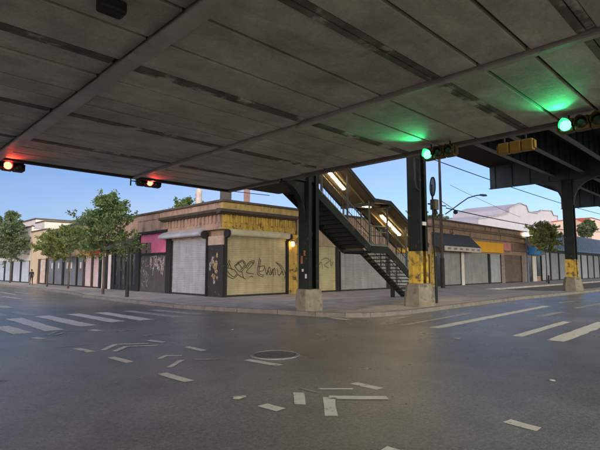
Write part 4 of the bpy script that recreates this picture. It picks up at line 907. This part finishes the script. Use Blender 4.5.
wire(wz(450, 185, 4), wz(520, 217, 4), .1, .022, 'middle thin wire slanting down behind the lamp arm')
wire(wz(560, 174, 6), wz(640, 200, 6), .1, .04, 'short wire under the far girder at the right')

# ------------------------------------------------------------------ trees
bark = M('bark', (.10, .08, .06), .9, .3, 6, .5, 30)
leafA, leafB, leafC = leaf_mat('leaf_green', (.13, .205, .075)), leaf_mat('leaf_blue_green', (.13, .19, .10)), leaf_mat('leaf_yellow_green', (.20, .25, .08))
def tree(label, s, t, h, zlow, rad, lm, seed, n_limb=16, leaf=.16, dens=1.0, base=.15, lean=0, trunk_r=.09, gap=.0):
    rn = random.Random(seed); o = thing('street_tree', label, 'tree', s, t, base, rot=0, group='trees along the streets')
    tr = MB(); top = h*.93; pts = [Vector((lean*(k/8)**2+rn.uniform(-.04, .04)*k/3, rn.uniform(-.04, .04)*k/3, top*k/8-.05)) for k in range(9)]
    tr.tube(pts, trunk_r, 8, .02)
    leaves = MB(); limbs = MB()
    def leafat(p, d):
        for _ in range(1):
            a = Vector((rn.gauss(0, 1), rn.gauss(0, 1), rn.gauss(0, .6)+.1)).normalized(); b = (d*.7+Vector((rn.gauss(0, .6), rn.gauss(0, .6), rn.gauss(0, .4)-.2))).normalized(); c = a.cross(b)
            if c.length < .05: continue
            c.normalize(); l = leaf*rn.uniform(.7, 1.35); w_ = l*rn.uniform(.32, .5)
            leaves.add([p, p+b*l*.5+c*w_, p+b*l, p+b*l*.5-c*w_], [(0, 1, 2, 3)])
    def twig(p, d, L_, r, depth):
        n = 4; q = [p]; dd = d.copy()
        for k in range(n):
            dd = (dd+Vector((rn.gauss(0, .16), rn.gauss(0, .16), rn.gauss(0, .12)+(.03 if depth else .05)))).normalized(); q.append(q[-1]+dd*L_/n)
        limbs.tube(q, r, 5 if depth == 0 else 4, r*.35)
        if depth < 2:
            for k in range(1, n+1):
                for _ in range(2 if depth == 0 else 1):
                    sd_ = Vector((rn.gauss(0, 1), rn.gauss(0, 1), rn.gauss(0, .55)+.12)).normalized(); twig(q[k], (dd*.75+sd_*.8).normalized(), L_*rn.uniform(.38, .62), r*.5, depth+1)
        if depth >= 1:
            for k in range(int(18*dens)):
                f = rn.uniform(.1, 1); i = min(n-1, int(f*n)); pp = q[i].lerp(q[i+1], f*n-i); leafat(pp+Vector((rn.gauss(0, .06), rn.gauss(0, .06), rn.gauss(0, .05))), (q[i+1]-q[i]).normalized())
    for k in range(n_limb):
        f = (k+.5)/n_limb; z = zlow+(top-zlow)*(f*.95); i = min(7, int(z/top*8)); p = pts[i].lerp(pts[i+1], z/top*8-i)
        az = k*2.4+rn.uniform(-.4, .4); wdt = rad*(math.sin(math.pi*min(.97, .30+.66*f))**.8)*(1-.35*f)*rn.uniform(.6, 1.2); up_ = .1+.7*f+rn.uniform(-.15, .25)
        twig(p, Vector((math.cos(az), math.sin(az), up_)).normalized(), max(.5, wdt*.95), trunk_r*.38*(1-.5*f), 0)
    tr.build('trunk', bark, o, smooth=True); limbs.build('limbs', bark, o); lo = leaves.build('crown', lm, o); return o
def tree_px(label, px, py, ytop, ylow, wpx, lm, seed, **k):
    s, t = onZ(px, py, .15); d = W(s, t).y; m = d/F
    h = HC+(Y0-ytop)*m-.15; zl = HC+(Y0-ylow)*m-.15; return tree(label, s, t, h, zl, wpx*m/2, lm, seed, **k)
tree_px('tall leafy street tree nearest the corner, beside the black post', 103, 294, 189, 256, 66, leafA, 3, n_limb=20, leaf=.12, dens=1.05, lean=-.1)
tree_px('yellowish green street tree before the grey shutters', 68, 288.5, 225, 258, 44, leafC, 5, n_limb=13, leaf=.12, dens=1.1)
tree_px('slim street tree before the cream building', 47, 286.5, 235, 259, 30, leafC, 8, n_limb=10, leaf=.12, dens=1.1)
tree_px('dark green street tree before the pale blue shutters', 10, 283, 207, 260, 40, leafB, 9, n_limb=18, leaf=.15, dens=1.15)
tree_px('second dark green street tree at the left photo edge', -6, 282, 211, 260, 40, leafB, 12, n_limb=16, leaf=.15, dens=1.15)
tree_px('round crowned street tree beside the blue awning', 547, 282.3, 221, 251, 38, leafC, 15, n_limb=18, leaf=.15, dens=1.2)
s_, t_, z_ = atD(187, 200, 44); tree('bushy tree top showing above the corner shop roof', s_, t_, 8.5, 5.0, 2.0, leafA, 21, n_limb=14, leaf=.14, dens=1.6, trunk_r=.14)
s_, t_, z_ = atD(93, 215, 66); tree('tree rising behind the row of grey shutters', s_, t_, 9.4, 5.0, 2.4, leafB, 23, n_limb=16, leaf=.18, dens=1.6, trunk_r=.18)
s_, t_, z_ = atD(586, 212, 125); tree('distant tree behind the red roofed house', s_, t_, 15.6, 10, 2.6, leafB, 25, n_limb=16, leaf=.35, dens=1.2, trunk_r=.25)
s_, t_, z_ = atD(430, 212, 120); tree('distant tree top beyond the stair canopy', s_, t_, 15.5, 8, 6, leafB, 27, n_limb=20, leaf=.5, dens=1.1, trunk_r=.25)

# ------------------------------------------------------------------ person far along the left sidewalk
def person(s, t, h):
    o = thing('person', 'person in dark clothes walking on the far left sidewalk', 'person', s, t, .15, rot=R(200))
    k = h/1.75
    J = {'pel': (0, 0, .95, .13), 'sp': (0, .01, 1.15, .125), 'ch': (0, 0, 1.36, .15), 'nk': (0, 0, 1.50, .055), 'hd': (0, .01, 1.60, .085), 'tp': (0, .01, 1.69, .08),
         'hl': (.09, 0, .90, .09), 'kl': (.10, .10, .50, .062), 'al': (.10, .05, .09, .045), 'tl': (.11, .19, .03, .035),
         'hr': (-.09, 0, .90, .09), 'kr': (-.10, .02, .50, .062), 'ar': (-.10, -.18, .11, .045), 'tr': (-.11, -.06, .03, .035),
         'shl': (.19, 0, 1.41, .06), 'el': (.22, -.06, 1.14, .045), 'wl': (.21, .03, .9, .033), 'fl': (.21, .07, .80, .03),
         'shr': (-.19, 0, 1.41, .06), 'er': (-.22, .02, 1.14, .045), 'wr': (-.21, .12, .92, .033), 'fr': (-.21, .16, .83, .03)}
    E_ = [('pel', 'sp'), ('sp', 'ch'), ('ch', 'nk'), ('nk', 'hd'), ('hd', 'tp'), ('pel', 'hl'), ('hl', 'kl'), ('kl', 'al'), ('al', 'tl'), ('pel', 'hr'), ('hr', 'kr'), ('kr', 'ar'), ('ar', 'tr'), ('ch', 'shl'), ('shl', 'el'), ('el', 'wl'), ('wl', 'fl'), ('ch', 'shr'), ('shr', 'er'), ('er', 'wr'), ('wr', 'fr')]
    ks = list(J); me = bpy.data.meshes.new('body'); me.from_pydata([tuple(c*k for c in J[n][:3]) for n in ks], [(ks.index(a), ks.index(b)) for a, b in E_], [])
    b = bpy.data.objects.new('body', me); col.objects.link(b)
    md = b.modifiers.new('skin', 'SKIN'); b.modifiers.new('sub', 'SUBSURF').levels = 1
    for i, n in enumerate(ks): me.skin_vertices[0].data[i].radius = (J[n][3]*k, J[n][3]*k); me.skin_vertices[0].data[i].use_root = (n == 'pel')
    dg = bpy.context.evaluated_depsgraph_get(); nm = bpy.data.meshes.new_from_object(b.evaluated_get(dg)); bpy.data.objects.remove(b)
    for m in (M('dark_jacket', (.02, .02, .025), .8), M('dark_trousers', (.025, .025, .03), .8), M('skin', (.30, .18, .13), .6)): nm.materials.append(m)
    for p in nm.polygons:
        z = p.center.z/k; p.material_index = 2 if (z > 1.49 or (abs(p.center.x)/k > .2 and z < .93)) else (0 if z > .92 else 1); p.use_smooth = True
    b = bpy.data.objects.new('body', nm); link(b, o)
    MB().lathe((0, -.012*k), [(.09*k, 1.60*k), (.1*k, 1.66*k), (.085*k, 1.73*k), (.02*k, 1.77*k)], 12).build('hair', black_paint, o, smooth=True)
ps_, pt_ = onZ(31, 285, .15); person(ps_, pt_, 1.52)

# ------------------------------------------------------------------ litter on the road
rl = random.Random(4)
for i, (px, py, sz, lb) in enumerate(((457, 339, .09, 'flattened pale scrap of litter before the right crosswalk'), (552.5, 381, .05, 'tiny white scrap of litter at the right of the crossing'), (238, 398, .10, 'pale crumpled paper scrap left of the short white dash'), (232, 330, .07, 'small grey leaf scrap behind the manhole cover'))):
    a, b = onZ(px, py, 0); o = thing('litter_scrap', lb, 'litter', a, b, .004, group='litter on the road'); n = 9; q = MB()
    ring = [(a+sz*math.cos(6.283*k/n)*rl.uniform(.6, 1.3), b+sz*math.sin(6.283*k/n)*rl.uniform(.5, 1.1), .006+rl.uniform(0, .018)) for k in range(n)]
    q.add(ring+[(a, b, .022), (a, b, .004)], [(k, (k+1) % n, n) for k in range(n)]+[((k+1) % n, k, n+1) for k in range(n)]); q.build('scrap', M('litter_paper', (.55, .52, .46), .8), o)
